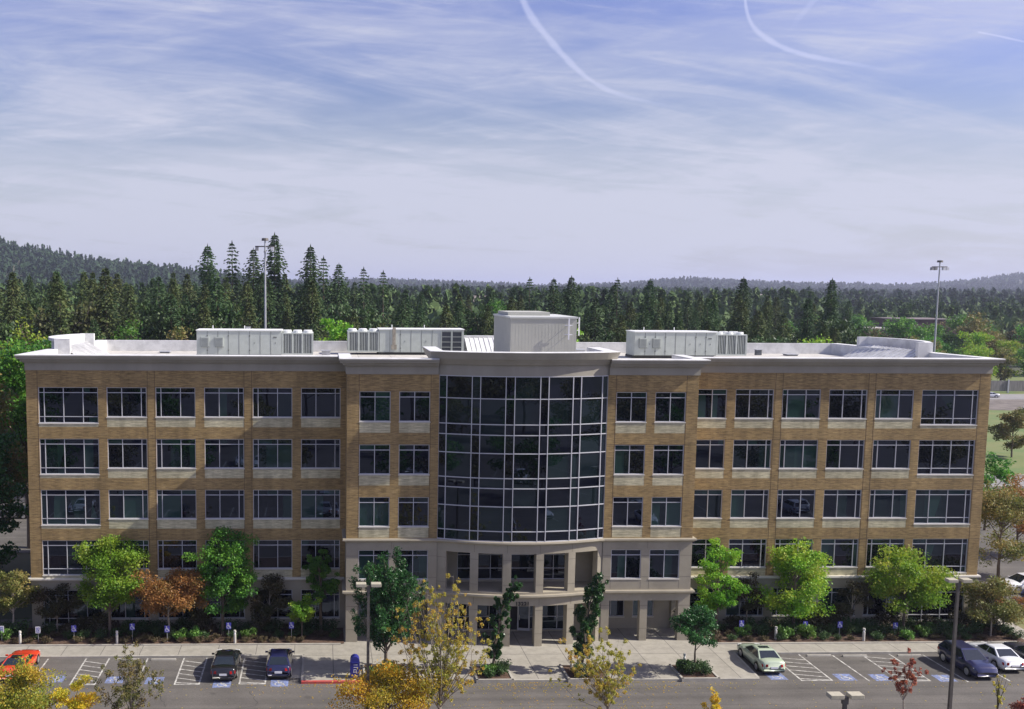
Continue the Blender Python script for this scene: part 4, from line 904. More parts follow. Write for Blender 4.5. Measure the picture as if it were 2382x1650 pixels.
broadleaf('yellow_maple_tree', (-30.6, -18.6, GF), 3.5, 0.5, 1.5, 1.3, L_YELL, 'small golden yellow tree right of the bottom left corner tree', 48, 3600, 0.16, 13, open_=0.15)
broadleaf('mossy_tree', (-36.4, -18.4, GF), 6.4, 1.5, 0.7, 0.9, L_AMBER, 'mossy trunked young tree cut by the left edge by the red car', 49, 1500, 0.15, 12, style='upright', twig=5, trunk_r=0.1, bark=MOSSY)
broadleaf('young_maple_tree', (-27.1, -19.0, GF), 6.1, 1.3, 2.2, 1.6, L_OLIVE, 'thin olive green sapling over the empty marked bay, left of the black car', 50, 3600, 0.15, 26, style='upright', clump=0.22, twig=7, trunk_r=0.045, bark=PALEB, open_=0.1)
broadleaf('yellow_maple_tree', (9.3, -19.0, GF), 2.6, 0.5, 0.85, 0.7, L_YELL, 'tip of a small golden tree at the bottom edge right of centre', 51, 900, 0.15, 8, style='upright', twig=6)
# big trees left of and behind the office
broadleaf('tall_broadleaf_tree', (-48.5, 13, -0.2), 22.5, 4.5, 6.4, 5.5, L_OLIVE, 'huge olive green tree rising past the left edge of the office', 61, 17000, 0.42, 34, clump=0.42, trunk_r=0.35)
broadleaf('tall_broadleaf_tree', (-46.0, 26, -0.2), 23.5, 5, 6.0, 5.5, L_GREEN, 'big green tree just behind the upper left corner of the office', 62, 14000, 0.42, 30, clump=0.42, trunk_r=0.33)
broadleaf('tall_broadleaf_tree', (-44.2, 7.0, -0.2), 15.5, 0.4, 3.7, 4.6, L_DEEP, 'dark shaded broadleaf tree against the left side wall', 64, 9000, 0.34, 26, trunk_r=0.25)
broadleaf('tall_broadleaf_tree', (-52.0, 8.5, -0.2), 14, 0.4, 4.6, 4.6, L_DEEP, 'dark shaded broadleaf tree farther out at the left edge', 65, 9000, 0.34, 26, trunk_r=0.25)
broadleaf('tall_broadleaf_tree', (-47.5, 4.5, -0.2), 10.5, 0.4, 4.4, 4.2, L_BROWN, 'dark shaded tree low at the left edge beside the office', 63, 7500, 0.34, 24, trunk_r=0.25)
for i, (x, y, h, r, m, lab) in enumerate([(-52, 46, 23.5, 7, L_YGRN, 'yellow green broadleaf tree behind the far left of the roof'), (-40, 52, 23, 6, L_GREEN, 'green broadleaf tree behind the left curved roof screen'),
        (-33, 50, 21.8, 5.5, L_OLIVE, 'olive broadleaf tree right of the left curved roof screen'), (-13.2, 50, 23.5, 3.6, L_LIME, 'bright lime tree peeking between the two left hand air units'),
        (10.6, 40, 23.4, 3.3, L_LIME, 'bright green bush top right behind the grey plant room'), (15.0, 42, 22.7, 2.8, L_LIME, 'lower bright green bush top between the plant room and right air unit'),
        (24.5, 150, 25.0, 6, L_GREEN, 'green broadleaf crown among the firs above the louvred air unit'),
        (58, 66, 20.5, 5.5, L_YGRN, 'yellow green tree behind the roof left of the right curved screen'), (91, 128, 17, 5.5, L_YGRN, 'yellow tree before the far dark brick building')]):
    broadleaf('broadleaf_tree', (x, y, -0.2), h, h * 0.35, r, r, m, lab, 70 + i, 5200, 0.42, 18, clump=0.42, trunk_r=0.3)

# the fir wood behind the office: each tree on its own, a few shapes shared
grp = 'dark firs of the wood behind the office'
protos = [conifer(201, 34, 15.0, L_CON, 1.2), conifer(202, 33, 16.0, L_CON2, 1.25), conifer(203, 36, 16.0, L_CON, 1.5), conifer(204, 31, 13.5, L_CON2, 1.2), conifer(205, 35, 11.5, L_CON, 1.1, True, 3)]
for p in protos: p.location = (0, 0, 0)
pl_h = [34, 33, 36, 31, 35]
tall = [(-41.2, 37.2, 2, 'tall dense fir, leftmost of the five skyline firs above the left wing'), (-35.4, 37.8, 4, 'thin spindly fir with open tiers, second of the skyline firs'),
        (-30.6, 36.2, 0, 'fir just left of the left floodlight pole, shorter than its neighbour'), (-26.0, 39.8, 2, 'tallest fir on the skyline, right behind the left floodlight pole'),
        (-17.9, 37.1, 2, 'tall pointed fir above the gap between the two left air units'), (-15.0, 34.6, 4, 'narrow fir top right of the tall pointed fir'), (-11.6, 33.0, 0, 'fir leaning off the right flank of the skyline group'),
        (-6.0, 32.2, 4, 'small fir at the right end of the left skyline group'), (-1.5, 31.5, 4, 'thin bent fir top at the foot of the skyline group'),
        (31.5, 30.2, 4, 'open tiered fir above the plant room'), (36.8, 30.0, 0, 'pair fir right above the plant room roof'), (41.5, 30.6, 2, 'fir standing above its neighbours right of the plant room'),
        (51.5, 30.2, 4, 'pointed fir midway between plant room and right air unit'), (59.0, 30.0, 2, 'pointed fir left above the right air unit'), (81.0, 30.6, 2, 'tall fir above the right end of the right air unit'), (100.5, 30.4, 2, 'single dark fir peak against the pale far ridge at right')]
rf = random.Random(77); used = [False] * 5
def put(k, x, y, h, label, group, z=-0.3, wf=1.0):
    p = protos[k]
    if not used[k]: o = p; used[k] = True
    else: o = copy_tree(p)
    s = h / pl_h[k]; o.location = (x, y, z); o.scale = (s * wf, s * wf, s); o.rotation_euler = (0, 0, rf.uniform(0, 6.28))
    return tag(o, label, 'tree', group)
for x, h, k, lab in tall: put(k, x, 150 + rf.uniform(-3, 3), h, lab, 'skyline firs', wf=1.05)
def skyh(x, y):
    s = (x + 15.44) / (y + 79.1)
    return interp(s, [-0.35, -0.24, -0.20, -0.10, -0.03, 0.03, 0.10, 0.30, 0.75], [0.016, 0.019, 0.020, 0.016, 0.016, 0.008, 0.000, -0.002, -0.004])
cnt = 0
rows = [(86, 7.4), (101, 7.6), (118, 8.0), (137, 8.4), (160, 9.4), (188, 11)]
for ri, (y, sp) in enumerate(rows):
    x0, x1 = -15.4 - 0.335 * (y + 79) - 4, -15.4 + (0.50 if y < 150 else 0.56) * (y + 79)
    x = x0 + rf.uniform(0, sp)
    while x < x1:
        xx, yy = x + rf.uniform(-2, 2), y + rf.uniform(-6, 6)
        h = 27.5 + (yy + 79) * skyh(xx, yy) - abs(rf.gauss(1.0, 3.0)) - (2.5 if ri == 0 else 0); k = rf.choice([0, 1, 2, 3, 0, 1])
        near = ri < 2
        put(k, xx, yy, h, 'dark fir of the wood behind the office, ' + ('front rank just over the roof' if near else 'in the ranks farther back'), 'front rank of the fir wood' if near else 'farther ranks of the fir wood', wf=rf.uniform(0.85, 1.15))
        cnt += 1; x += sp * rf.uniform(0.75, 1.25)
        if ri in (1, 2, 3) and rf.random() < 0.55:
            put(rf.choice([0, 1, 3]), xx + rf.uniform(2, 5), yy + rf.uniform(-5, 5), h * rf.uniform(0.74, 0.88), 'lower fir filling the gaps between the taller ones behind the office', 'lower firs of the wood'); cnt += 1
# broadleaf trees across the road at right, shared shapes
bps = []
for i, m in enumerate((L_YGRN, L_GREEN, L_OLIVE, L_BW1, L_BW2)):
    bps.append(broadleaf('broadleaf_tree', (0, 0, 0), 17, 3, 6.5, 6.5, m, 'x', 301 + i, 5000, 0.6, 22, clump=0.42, trunk_r=0.35))
ub = [False] * 3; desc = ['yellow green broadleaf tree on the bank across the road at right', 'mid green broadleaf tree on the bank across the road at right', 'olive broadleaf tree on the bank across the road at right']
for y, n, xa, xb in ((196, 11, 120, 196), (214, 10, 118, 214), (240, 11, 128, 240), (275, 12, 150, 270)):
    for i in range(n):
        k = rf.choice([0, 1, 2]) if y < 230 else rf.choice([1, 2])
        o = bps[k] if not ub[k] else copy_tree(bps[k]); ub[k] = True
        x = xa + (xb - xa) * (i + rf.uniform(0.1, 0.9)) / n
        if y < 230 and 148 < x < 162 and False: continue
        s = rf.uniform(0.7, 1.1) * (0.92 if y < 220 else 1.12); o.location = (x, y + rf.uniform(-5, 5), -0.3); o.scale = (s, s, s * rf.uniform(0.9, 1.1)); o.rotation_euler = (0, 0, rf.uniform(0, 6.28))
        tag(o, desc[k], 'tree', ['yellow green', 'green', 'olive'][k] + ' trees across the road')
ubb = set()
for i in range(26):
    k = rf.choice([3, 3, 4]); y = rf.choice([84, 95, 112, 130, 170]); x = -15.4 + (y + 79) * rf.uniform(-0.33, 0.52); o = bps[k] if k not in ubb else copy_tree(bps[k]); ubb.add(k); h = 27.5 + (y + 79) * skyh(x, y) - rf.uniform(2.0, 8); s = h / 17
    o.location = (x, y + rf.uniform(-4, 4), -0.3); o.scale = (s * 0.72, s * 0.72, s); o.rotation_euler = (0, 0, rf.uniform(0, 6.28)); tag(o, ['', '', '', 'rounded green broadleaf crown standing among the dark firs', 'rounded olive broadleaf crown standing among the dark firs'][k], 'tree', ['', '', '', 'green', 'olive'][k] + ' broadleaf crowns among the firs')
# far woodland that reads as one mass
def far_wood(name, n, yr, smin, smax, seed, nf, lm=None):
    rs = np.random.RandomState(seed); y = yr[0] + (yr[1] - yr[0]) * rs.uniform(0, 1, n) ** 0.8; s = rs.uniform(-0.40, 0.80, n); x = -15.4 + s * (y + 79); z = terr(x, y) - 0.5
    con = (rs.uniform(size=n) < 0.55); H = np.where(con, rs.uniform(19, 28, n), rs.uniform(14, 22, n)); H *= np.where((s > 0.5) & (y < 700), 0.75, 1.0); R = np.where(con, rs.uniform(2.6, 4.6, n), rs.uniform(4.5, 7.5, n))
    ok = ~((y < 330) & (s > 0.40)) & ~((np.abs(s - 0.585) < 0.05) & (y < 345)) ; x, y, z, con, H, R = [a[ok] for a in (x, y, z, con, H, R)]; n = len(x)
    u = rs.uniform(0, 1, (n, nf)); th = rs.uniform(0, 6.283, (n, nf)); f = np.where(con[:, None], 0.15 + 0.85 * u, 0.35 + 0.65 * u)
    rad_ = np.where(con[:, None], (1.04 - f), np.sqrt(np.clip(1 - ((f - 0.62) / 0.40) ** 2, 0.02, 1))) * R[:, None] * rs.uniform(0.7, 1.1, (n, nf))
    C = np.stack([x[:, None] + rad_ * np.cos(th), y[:, None] + rad_ * np.sin(th), z[:, None] + f * H[:, None]], 2).reshape(-1, 3)
    sz = (np.where(con, 1.0, 1.25) * smin)[:, None].repeat(nf, 1).ravel()
    nr = np.stack([np.cos(th), np.sin(th), 0.5 + rs.normal(size=th.shape) * 0.5], 2).reshape(-1, 3) + rs.normal(size=(n * nf, 3)) * 0.5; nr /= np.linalg.norm(nr, axis=1, keepdims=True)
    a = np.cross(nr, np.array([0.1, 0.2, 1.0]) + rs.normal(size=nr.shape) * 0.4); a /= np.linalg.norm(a, axis=1, keepdims=True); b = np.cross(nr, a); S = (sz * rs.uniform(0.6, 1.5, len(sz)))[:, None]
    conr = con[:, None].repeat(nf, 1).ravel()[:, None]
    V = np.stack([C - a * S * 0.8, C - b * S * 1.1, C + a * S * 0.8, C + b * S * 1.1], 1).reshape(-1, 3)
    # pointed tips on the conifers
    ti = np.where(con)[0]; T = np.stack([x[ti], y[ti], z[ti] + H[ti] * 1.02], 1); w = R[ti] * 0.28; q = []
    for a_ in (0, 1.57):
        dx, dy = math.cos(a_), math.sin(a_); B = T.copy(); B[:, 2] -= H[ti] * 0.28
        q.append(np.stack([T, B - np.stack([w * dx, w * dy, 0 * w], 1), B - np.array([0, 0, 1.0]), B + np.stack([w * dx, w * dy, 0 * w], 1)], 1).reshape(-1, 3))
    V = np.concatenate([V] + q)
    return tag(npmesh(name, V, 4, lm or L_WOOD), 'distant mixed woodland stretching to the hills' if 'hill' not in name else 'wooded ridges on the horizon', 'woodland', kind='stuff')
far_wood('woodland', 3400, (205, 620), 1.25, 2, 91, 130)
far_wood('distant_woodland', 11000, (600, 2300), 2.0, 4, 92, 34, L_HILL)
far_wood('hill_woodland', 9000, (2300, 4200), 4.0, 6, 93, 12, L_HILL)

# shrubs in the beds
def shrub(m, seed, H, R, n, leaf, name='shrub'):
    rs = np.random.RandomState(seed); t = bpy.data.objects.new(name, None); COL.objects.link(t); w = MB()
    for k in range(7):
        a = rs.uniform(0, 6.28); w.tube((0, 0, 0), (math.cos(a) * R * 0.6, math.sin(a) * R * 0.6, H * rs.uniform(.5, .85)), 0.02, 0.006, 4, False)
    w.build('stem', BARK, t); k = 14; cc = rand_dirs(rs, k) * rs.uniform(0.4, 0.8, (k, 1)) * np.array([R, R, H * 0.5]) + np.array([0, 0, H * 0.5]); i = rs.randint(0, k, n)
    P = cc[i] + rand_dirs(rs, n) * rs.uniform(0, 1, (n, 1)) ** 0.5 * np.array([R, R, H * 0.6]) * 0.45; P[:, 2] = np.abs(P[:, 2]) + 0.02
    npmesh('foliage', leaves(rs, P, leaf, 0.6), 4, m, t); return t
SP = [(shrub(L_SHR, 401, 0.9, 0.75, 700, 0.13), 'dark green shrub in the bed along the office wall', 'dark shrubs'), (shrub(L_SHR2, 402, 0.55, 0.6, 520, 0.12, 'dry_shrub'), 'low dry brown shrub in the bed along the office wall', 'dry shrubs'),
      (shrub(L_SHR3, 403, 0.95, 0.7, 620, 0.2, 'bright_shrub'), 'bright green large leaved shrub in the bed along the office wall', 'bright shrubs'), (shrub(L_BROWN, 404, 1.3, 0.8, 800, 0.13, 'tall_shrub'), 'taller bronze shrub against the office wall', 'bronze shrubs')]
us = [False] * 4; rq = random.Random(9)
def put_s(k, x, y, s=1.0, lab=None, z=-0.06):
    o = SP[k][0] if not us[k] else copy_tree(SP[k][0]); us[k] = True; o.location = (x, y, z); o.rotation_euler = (0, 0, rq.uniform(0, 6.28)); o.scale = (s, s, s * rq.uniform(0.85, 1.15)); tag(o, lab or SP[k][1], 'shrub', None if lab else SP[k][2])
x = -45
while x < -14.2:
    put_s(rq.choice([0, 0, 1, 3]), x, -0.9 + rq.uniform(-.3, .3), rq.uniform(1.0, 1.45)); put_s(rq.choice([0, 1, 1, 0]), x + 0.5, -2.1 + rq.uniform(-.3, .3), rq.uniform(0.65, 1.0)); 
    if rq.random() < 0.75: put_s(1, x + 0.2, -3.1, rq.uniform(0.6, 0.9))
    x += rq.uniform(0.95, 1.4)
x = 14.3
while x < 39.5:
    put_s(rq.choice([0, 3, 3, 0]), x, -0.9 + rq.uniform(-.3, .3), rq.uniform(1.0, 1.4)); put_s(rq.choice([0, 1, 0]), x + 0.5, -2.2 + rq.uniform(-.3, .3), rq.uniform(0.8, 1.15))
    if rq.random() < 0.7: put_s(rq.choice([1, 1, 0]), x + 0.2, -3.35, rq.uniform(0.55, 0.85))
    x += rq.uniform(1.0, 1.45)
for x, y in ((-26.3, -2.6), (-25.2, -2.4), (-21.0, -2.3), (-40.0, -2.4), (18.2, -2.5), (21.2, -2.9), (23.0, -2.9), (32.6, -2.6), (30.9, -3.3), (33.5, -2.0)): put_s(2, x, y, rq.uniform(0.85, 1.15))
for i in range(10): put_s(rq.choice([0, 1]), 39.4 + rq.uniform(0, 1.2), -3.4 + i * 1.1, 0.8)

# planters in the plaza
def planter(x0, x1, y0, y1, label, seed):
    t = thing('tree_planter', ((x0 + x1) / 2, (y0 + y1) / 2, 0), label, 'planter', 'kerbed planters along the plaza edge'); a, c, d, e = x0 - (x0 + x1) / 2, (x1 - x0) / 2, y0 - (y0 + y1) / 2, (y1 - y0) / 2
    kerb(MB(), [(a, e), (a, d), (c, d), (c, e), (a, e)], 0.15, -0.29, 0.02).build('kerb_surround', CURB, t)
    MB().quad((a, d, -0.03), (c, d, -0.03), (c, e, -0.03), (a, e, -0.03)).build('soil', MULCH, t)
    r = random.Random(seed)
    for i in range(7): put_s(r.choice([0, 0, 2, 1]), r.uniform(x0 + 0.5, x1 - 0.5), r.uniform(y0 + 0.5, y1 - 0.5), r.uniform(0.7, 1.0), 'small shrub at the foot of the pear tree in ' + label.split(' in ')[-1] if False else None, z=-0.03)
planter(-12.3, -9.3, -11.05, -8.0, 'kerbed planter under the broad pear tree by the mailbox', 1); planter(-4.4, -1.9, -11.1, -8.5, 'kerbed planter under the leaning pear tree left of the door', 2)
planter(2.1, 4.9, -11.1, -8.4, 'kerbed planter under the spired pear tree right of the door', 3); planter(10.2, 12.8, -11.1, -8.5, 'kerbed planter under the short pear tree by the green car', 4)

# ------------------------------------------------------------------ street furniture
def bollard(x, y, label, h=1.05):
    t = thing('bollard_light', (x, y, -0.1), label, 'bollard', 'bollard lights')
    MB().tube((0, 0, 0), (0, 0, h * 0.72), 0.10, 0.10, 12).build('post', BOLL, t); MB().tube((0, 0, h * 0.722), (0, 0, h * 0.85), 0.07, 0.07, 12).build('lamp_lens', WHITES, t); MB().tube((0, 0, h * 0.852), (0, 0, h), 0.11, 0.09, 12).build('cap', BOLL, t)
bollard(-38.5, -3.3, 'pale bollard light in the bed at the far left'); bollard(-31.1, -3.35, 'bollard light in the bed left of the first hatched bay gap'); bollard(-22.05, -3.35, 'bollard light in the bed behind the black car')
bollard(2.85, -8.7, 'bollard light beside the spired pear tree right of the door', 1.35); bollard(11.1, -8.9, 'bollard light beside the short pear tree', 1.1); bollard(20.5, -3.1, 'bollard light in the bed beyond the green car'); bollard(27.3, -3.6, 'bollard light in the bed behind the right hand hatched bay')
def sign(x, y, label, white=False, z=0.5, w=0.38):
    y -= 0.75; z += 0.27
    t = thing('parking_sign', (x, y, -0.1), label, 'sign', 'accessible parking signs along the beds' if not white else 'white parking signs at the far left')
    MB().tube((0, 0, 0), (0, 0, z + 0.62), 0.022, 0.022, 6).build('post', GREYM, t)
    b = MB(); b.box(-w / 2, w / 2, -0.045, -0.025, z + 0.1, z + 0.62); b.mi = 1
    F_ = lambda u, v, zz: (u, -0.049, z + 0.36 + v)
    if white:
        for u0, u1, v0, v1 in ((-.11, .11, .15, .19), (-.11, .11, -.20, -.16), (-.11, -.08, -.16, .15), (.08, .11, -.16, .15)): b.quad(F_(u0, v0, 0), F_(u1, v0, 0), F_(u1, v1, 0), F_(u0, v1, 0))
        isa(b, 0, 0, 0, 0.3, F_)
    else: isa(b, 0, 0, 0, 0.52, F_)
    b.build('plate', [WHITES, BLUES] if white else [BLUES, WHITES], t)
sign(-40.1, -1.9, 'white parking sign nearest the left edge', True, 0.35); sign(-37.25, -2.1, 'white parking sign left of the leftmost blue sign', True, 0.35)
for x, y, z, l in ((-34.5, -2.1, .45, 'blue wheelchair sign under the lime maple, leftmost of the blue signs'), (-30.05, -1.9, .5, 'blue wheelchair sign left of the orange maple trunk'), (-27.3, -2.3, .45, 'blue wheelchair sign in front of the orange maple'), (-22.6, -1.8, .5, 'blue wheelchair sign behind the black car'),
        (-17.7, -2.0, .6, 'blue wheelchair sign behind the blue hatchback'), (18.0, -1.7, .45, 'blue wheelchair sign behind the pale green car'), (23.05, -1.9, .42, 'blue wheelchair sign above the bright shrub in the right bed'), (25.9, -1.8, .37, 'blue wheelchair sign between the two right bollards'), (30.4, -1.8, .25, 'blue wheelchair sign nearest the dark parked suv')): sign(x, y, l, False, z)
for x0, x1, y, l in ((-30.5, -28.85, -6.35, 'concrete wheel stop behind the thin sapling, left of the black car'), (-27.97, -26.15, -6.4, 'clear concrete wheel stop left of the black car'), (21.45, 23.3, -6.35, 'wheel stop right of the pale green car'), (24.15, 26.0, -6.45, 'wheel stop left of the right hand hatched bay'), (28.4, 30.2, -6.45, 'wheel stop left of the dark parked suv')):
    o = MB().add([((x1 - x0) / 2 * i, j, k) for k, jj in ((0, .09), (.12, .055)) for j in (-jj, jj) for i in (-1, 1)], [(0,2,3,1),(4,5,7,6),(0,1,5,4),(2,6,7,3),(0,4,6,2),(1,3,7,5)]).build('wheel_stop', CURB, bevel=0.01); o.location = ((x0 + x1) / 2, y, PZ); tag(o, l, 'wheel stop', 'wheel stops')
# mailbox
mbx = thing('mailbox', (-13.0, -10.3, -0.1), 'dark blue round topped street mailbox by the red kerb', 'mailbox'); b = MB(); n = 12; w2 = 0.33; d2 = 0.31
prof = [(-w2, 0.12), (w2, 0.12)] + [(w2 * math.cos(a), 1.25 + 0.36 * math.sin(a)) for a in np.linspace(0, math.pi, n)]
b.add([(u, -d2, z) for u, z in prof] + [(u, d2, z) for u, z in prof], [tuple(range(len(prof))), tuple(range(2 * len(prof) - 1, len(prof) - 1, -1))] + [(i, len(prof) + i, len(prof) + (i + 1) % len(prof), (i + 1) % len(prof)) for i in range(len(prof))]).build('body', MAILB, mbx)
for i in (-1, 1):
    for j in (-1, 1): MB().box(i * 0.28 - .03, i * 0.28 + .03, j * 0.26 - .03, j * 0.26 + .03, 0, 0.12).build('leg', MAILB, mbx)
MB().box(-0.24, 0.24, -0.35, -0.312, 1.16, 1.22).build('pull_handle', MAILB, mbx)
s = MB()
for z in (1.0, 0.82): s.box(-0.10, 0.17, -0.316, -0.312, z, z + 0.045)
for u0, u1, z0, z1 in ((-.10, .10, .66, .70), (-.12, .15, .47, .52), (-.10, -.06, .52, .66), (.07, .11, .52, .66)): s.box(u0, u1, -0.316, -0.312, z0, z1)
s.build('white_lettering', WHITES, mbx)
# lot lamps with two box heads
def lamp(x, y, H, label, hw=0.62, tilt=0.0):
    t = thing('lot_lamp', (x, y, -0.12), label, 'street lamp', 'two headed parking lot lamps'); MB().tube((0, 0, 0), (0, 0, 0.75), 0.30, 0.28, 14).build('concrete_base', BOLL, t)
    MB().add([(a * r, c * r, z) for z, r in ((0.7, 0.095), (H - 0.25, 0.075)) for a, c in ((-1, -1), (1, -1), (1, 1), (-1, 1))], [(0, 1, 5, 4), (1, 2, 6, 5), (2, 3, 7, 6), (3, 0, 4, 7), (4, 5, 6, 7)]).build('pole', LAMPM, t)
    MB().box(-0.13, 0.13, -0.09, 0.09, H - 0.45, H - 0.12).build('bracket', LAMPM, t)
    for s in (-1, 1):
        b = MB(); x0, x1 = sorted((s * 0.15, s * (0.15 + hw))); b.box(x0, x1, -0.24, 0.24, H - 0.16, H + 0.04); h = b.build('lamp_head', LAMPH, t, bevel=0.02); MB().box(x0 + .05, x1 - .05, -0.2, 0.2, H - 0.175, H - 0.161).build('lens', WHITES, h)
lamp(-12.5, -19.0, 9.45, 'brown two headed lot lamp in front of the broad pear tree'); lamp(24.4, -19.0, 9.6, 'tall brown two headed lot lamp before the dark parked suv', 0.6); lamp(8.45, -35.7, 9.25, 'nearest lot lamp, only its two box heads show at the bottom edge', 0.62)
# stadium floodlights
def flood(x, y, H, label, m=None):
    t = thing('floodlight_mast', (x, y, -0.3), label, 'floodlight', 'floodlight masts behind the office'); MB().tube((0, 0, 0), (0, 0, H * 0.55), 0.22, 0.17, 12).tube((0, 0, H * 0.55), (0, 0, H), 0.17, 0.10, 12).build('pole', m or GREYM, t)
    MB().box(-1.35, 1.35, -0.07, 0.07, H - 0.95, H - 0.8).tube((0, 0, H - 0.1), (0, 0, H + 0.25), 0.5, 0.42, 10).build('crossarm', LAMPM, t)
    for u in ((-1.35, -0.75, 0.72, 1.3) if x > 0 else (-1.1, 1.0)): MB().box(u - 0.22, u + 0.22, -0.3, 0.2, H - 1.45, H - 0.96).build('floodlight', mat('flood_housing', (0.3, 0.3, 0.31), 0.5) if u < 0 else WHITES, t)
flood(-23.15, 60, 33.9, 'thin pale floodlight mast in front of the tall firs at left', GREYM); flood(92.6, 95, 32.6, 'grey floodlight mast with two lamp pairs at the right')

# ------------------------------------------------------------------ cars
TYRE = mat('tyre_rubber', (0.02, 0.02, 0.02), 0.85); RIM = mat('alloy_rim', (0.55, 0.55, 0.56), 0.3, metal=0.7); CGL = mat('car_glass', (0.012, 0.018, 0.022), 0.04, spec=1.0)
TAIL = mat('tail_lamp', (0.35, 0.01, 0.01), 0.2); HEADL = mat('head_lamp', (0.65, 0.65, 0.65), 0.1); TRIM = mat('black_trim', (0.015, 0.015, 0.015), 0.5)
def paint(name, c, rough=0.28, metal=0.0): return mat(name, c, rough, metal=metal, coat=1.0)
KIND = {
 'sedan': dict(L=4.75, W=1.84, belt=0.92, H=1.44, wb=2.75, prof=[(-2.37,.55),(-2.33,.93),(-2.2,1.02),(-1.55,1.03),(0,.95),(0.85,.97),(1.6,.88),(2.15,.76),(2.36,.55)], cab=[(-1.75,-0.95),(0.10,1.02)]),
 'coupe': dict(L=4.75, W=1.92, belt=0.92, H=1.33, wb=2.75, prof=[(-2.37,.55),(-2.34,.90),(-2.2,.99),(-1.6,1.0),(0,.93),(0.75,.96),(1.6,.90),(2.15,.78),(2.36,.55)], cab=[(-1.75,-0.75),(-0.05,0.85)]),
 'suv': dict(L=4.6, W=1.86, belt=1.0, H=1.60, wb=2.75, prof=[(-2.33,.6),(-2.32,1.0),(-2.25,1.08),(-1.6,1.05),(0,1.03),(0.95,1.06),(1.6,1.0),(2.15,.88),(2.34,.6)], cab=[(-2.2,-1.75),(0.2,1.12)]),
 'hatch': dict(L=4.3, W=1.80, belt=0.98, H=1.53, wb=2.6, prof=[(-2.13,.58),(-2.12,.95),(-2.05,1.03),(-1.4,1.0),(0,.97),(0.9,1.0),(1.5,.92),(1.95,.80),(2.15,.58)], cab=[(-1.98,-1.4),(0.1,1.05)])}
def car(kind, x, y, rz, pm, label, cat='car', sunroof=False, group=None, name='parked_car'):
    K = KIND[kind]; t = thing(name, (x, y, PZ + 0.002), label, cat, group, rad(rz)); W = K['W'] / 2; H = K['H']; wb = K['wb'] / 2; wr_ = 0.33 if kind != 'suv' else 0.36
    # body: forward is +Y; loft of half sections across, mirrored
    P = K['prof']; ys = sorted(set([p[0] for p in P] + [s * wb + d for s in (-1, 1) for d in (-0.42, -0.36, -0.22, 0, 0.22, 0.36, 0.42)])); b = MB(); rings = []
    for yy in ys:
        zt = interp(yy, [p[0] for p in P], [p[1] for p in P]); e = abs(yy) / (K['L'] / 2); k = 1 - 0.10 * max(0, (e - 0.78) / 0.22) ** 2 * 1.6; zb = 0.2 + 0.12 * max(0, (e - 0.85) / 0.15)
        for s in (-1, 1):
            dd = abs(yy - s * wb)
            if dd < 0.40: zb = max(zb, 0.02 + math.sqrt(max(0, 0.40 ** 2 - dd ** 2)) + 0.29)
        zb = min(zb, zt - 0.1); w = W * k; m_ = (zb + zt) / 2
        rings.append([(-w * .90, yy, zb), (-w * .985, yy, max(zb + .02, .42)), (-w, yy, max(zb + 0.04, m_)), (-w * .975, yy, zt - .10), (-w * .86, yy, zt - .015), (-w * .4, yy, zt + .02), (0, yy, zt + .03), (w * .4, yy, zt + .02), (w * .86, yy, zt - .015), (w * .975, yy, zt - .10), (w, yy, max(zb + 0.04, m_)), (w * .985, yy, max(zb + .02, .42)), (w * .90, yy, zb)])
    n = len(rings[0]); vs = [p for r in rings for p in r]; fs = [(i * n + j, i * n + (j + 1) % n, (i + 1) * n + (j + 1) % n, (i + 1) * n + j) for i in range(len(rings) - 1) for j in range(n)]
    fs += [tuple(range(n)), tuple(range((len(rings)) * n - 1, (len(rings) - 1) * n - 1, -1))]; b.add(vs, fs); body = b.build('body', pm, t, smooth=True)
    MB().box(-W * .86, W * .86, -K['L'] / 2 + .25, K['L'] / 2 - .25, 0.14, 0.5).build('underbody', TRIM, t)
    (r0, r1), (f0, f1) = K['cab']; zb = K['belt'] + 0.03; wt, wbm = W * .68, W * .93; hb = (f0 + r1) / 2
    lo = [(-wbm, r0, zb), (-wbm, f1, zb), (wbm, f1, zb), (wbm, r0, zb)]; mid = [(-wt, r1, H - .05), (-wt, f0, H - .05), (wt, f0, H - .05), (wt, r1, H - .05)]; tp = [(-wt * .86, r1 + .14, H), (-wt * .86, f0 - .14, H - .01), (wt * .86, f0 - .14, H - .01), (wt * .86, r1 + .14, H)]
    c = MB(); q = lo + mid + tp; c.add(q, [(0, 1, 5, 4), (1, 2, 6, 5), (2, 3, 7, 6), (3, 0, 4, 7), (4, 5, 9, 8), (5, 6, 10, 9), (6, 7, 11, 10), (7, 4, 8, 11), (8, 9, 10, 11)]); c.build('roof', pm, t, bevel=0.02)
    def inset(A, B, C, D, u0, u1, v0, v1, off):
        A, B, C, D = map(Vector, (A, B, C, D)); nrm = (B - A).cross(D - A).normalized()
        def pt(u, v): return (A.lerp(B, u)).lerp(D.lerp(C, u), v) + nrm * off
        return [pt(u0, v0), pt(u1, v0), pt(u1, v1), pt(u0, v1)]
    MB().quad(*inset(lo[1], lo[2], mid[2], mid[1], .05, .95, .05, .96, 0.014)).quad(*inset(lo[1], lo[2], mid[2], mid[1], .05, .95, .05, .96, -0.014)).build('windshield', CGL, t)
    MB().quad(*inset(lo[3], lo[0], mid[0], mid[3], .07, .93, .10, .95, 0.014)).quad(*inset(lo[3], lo[0], mid[0], mid[3], .07, .93, .10, .95, -0.014)).build('rear_window', CGL, t)
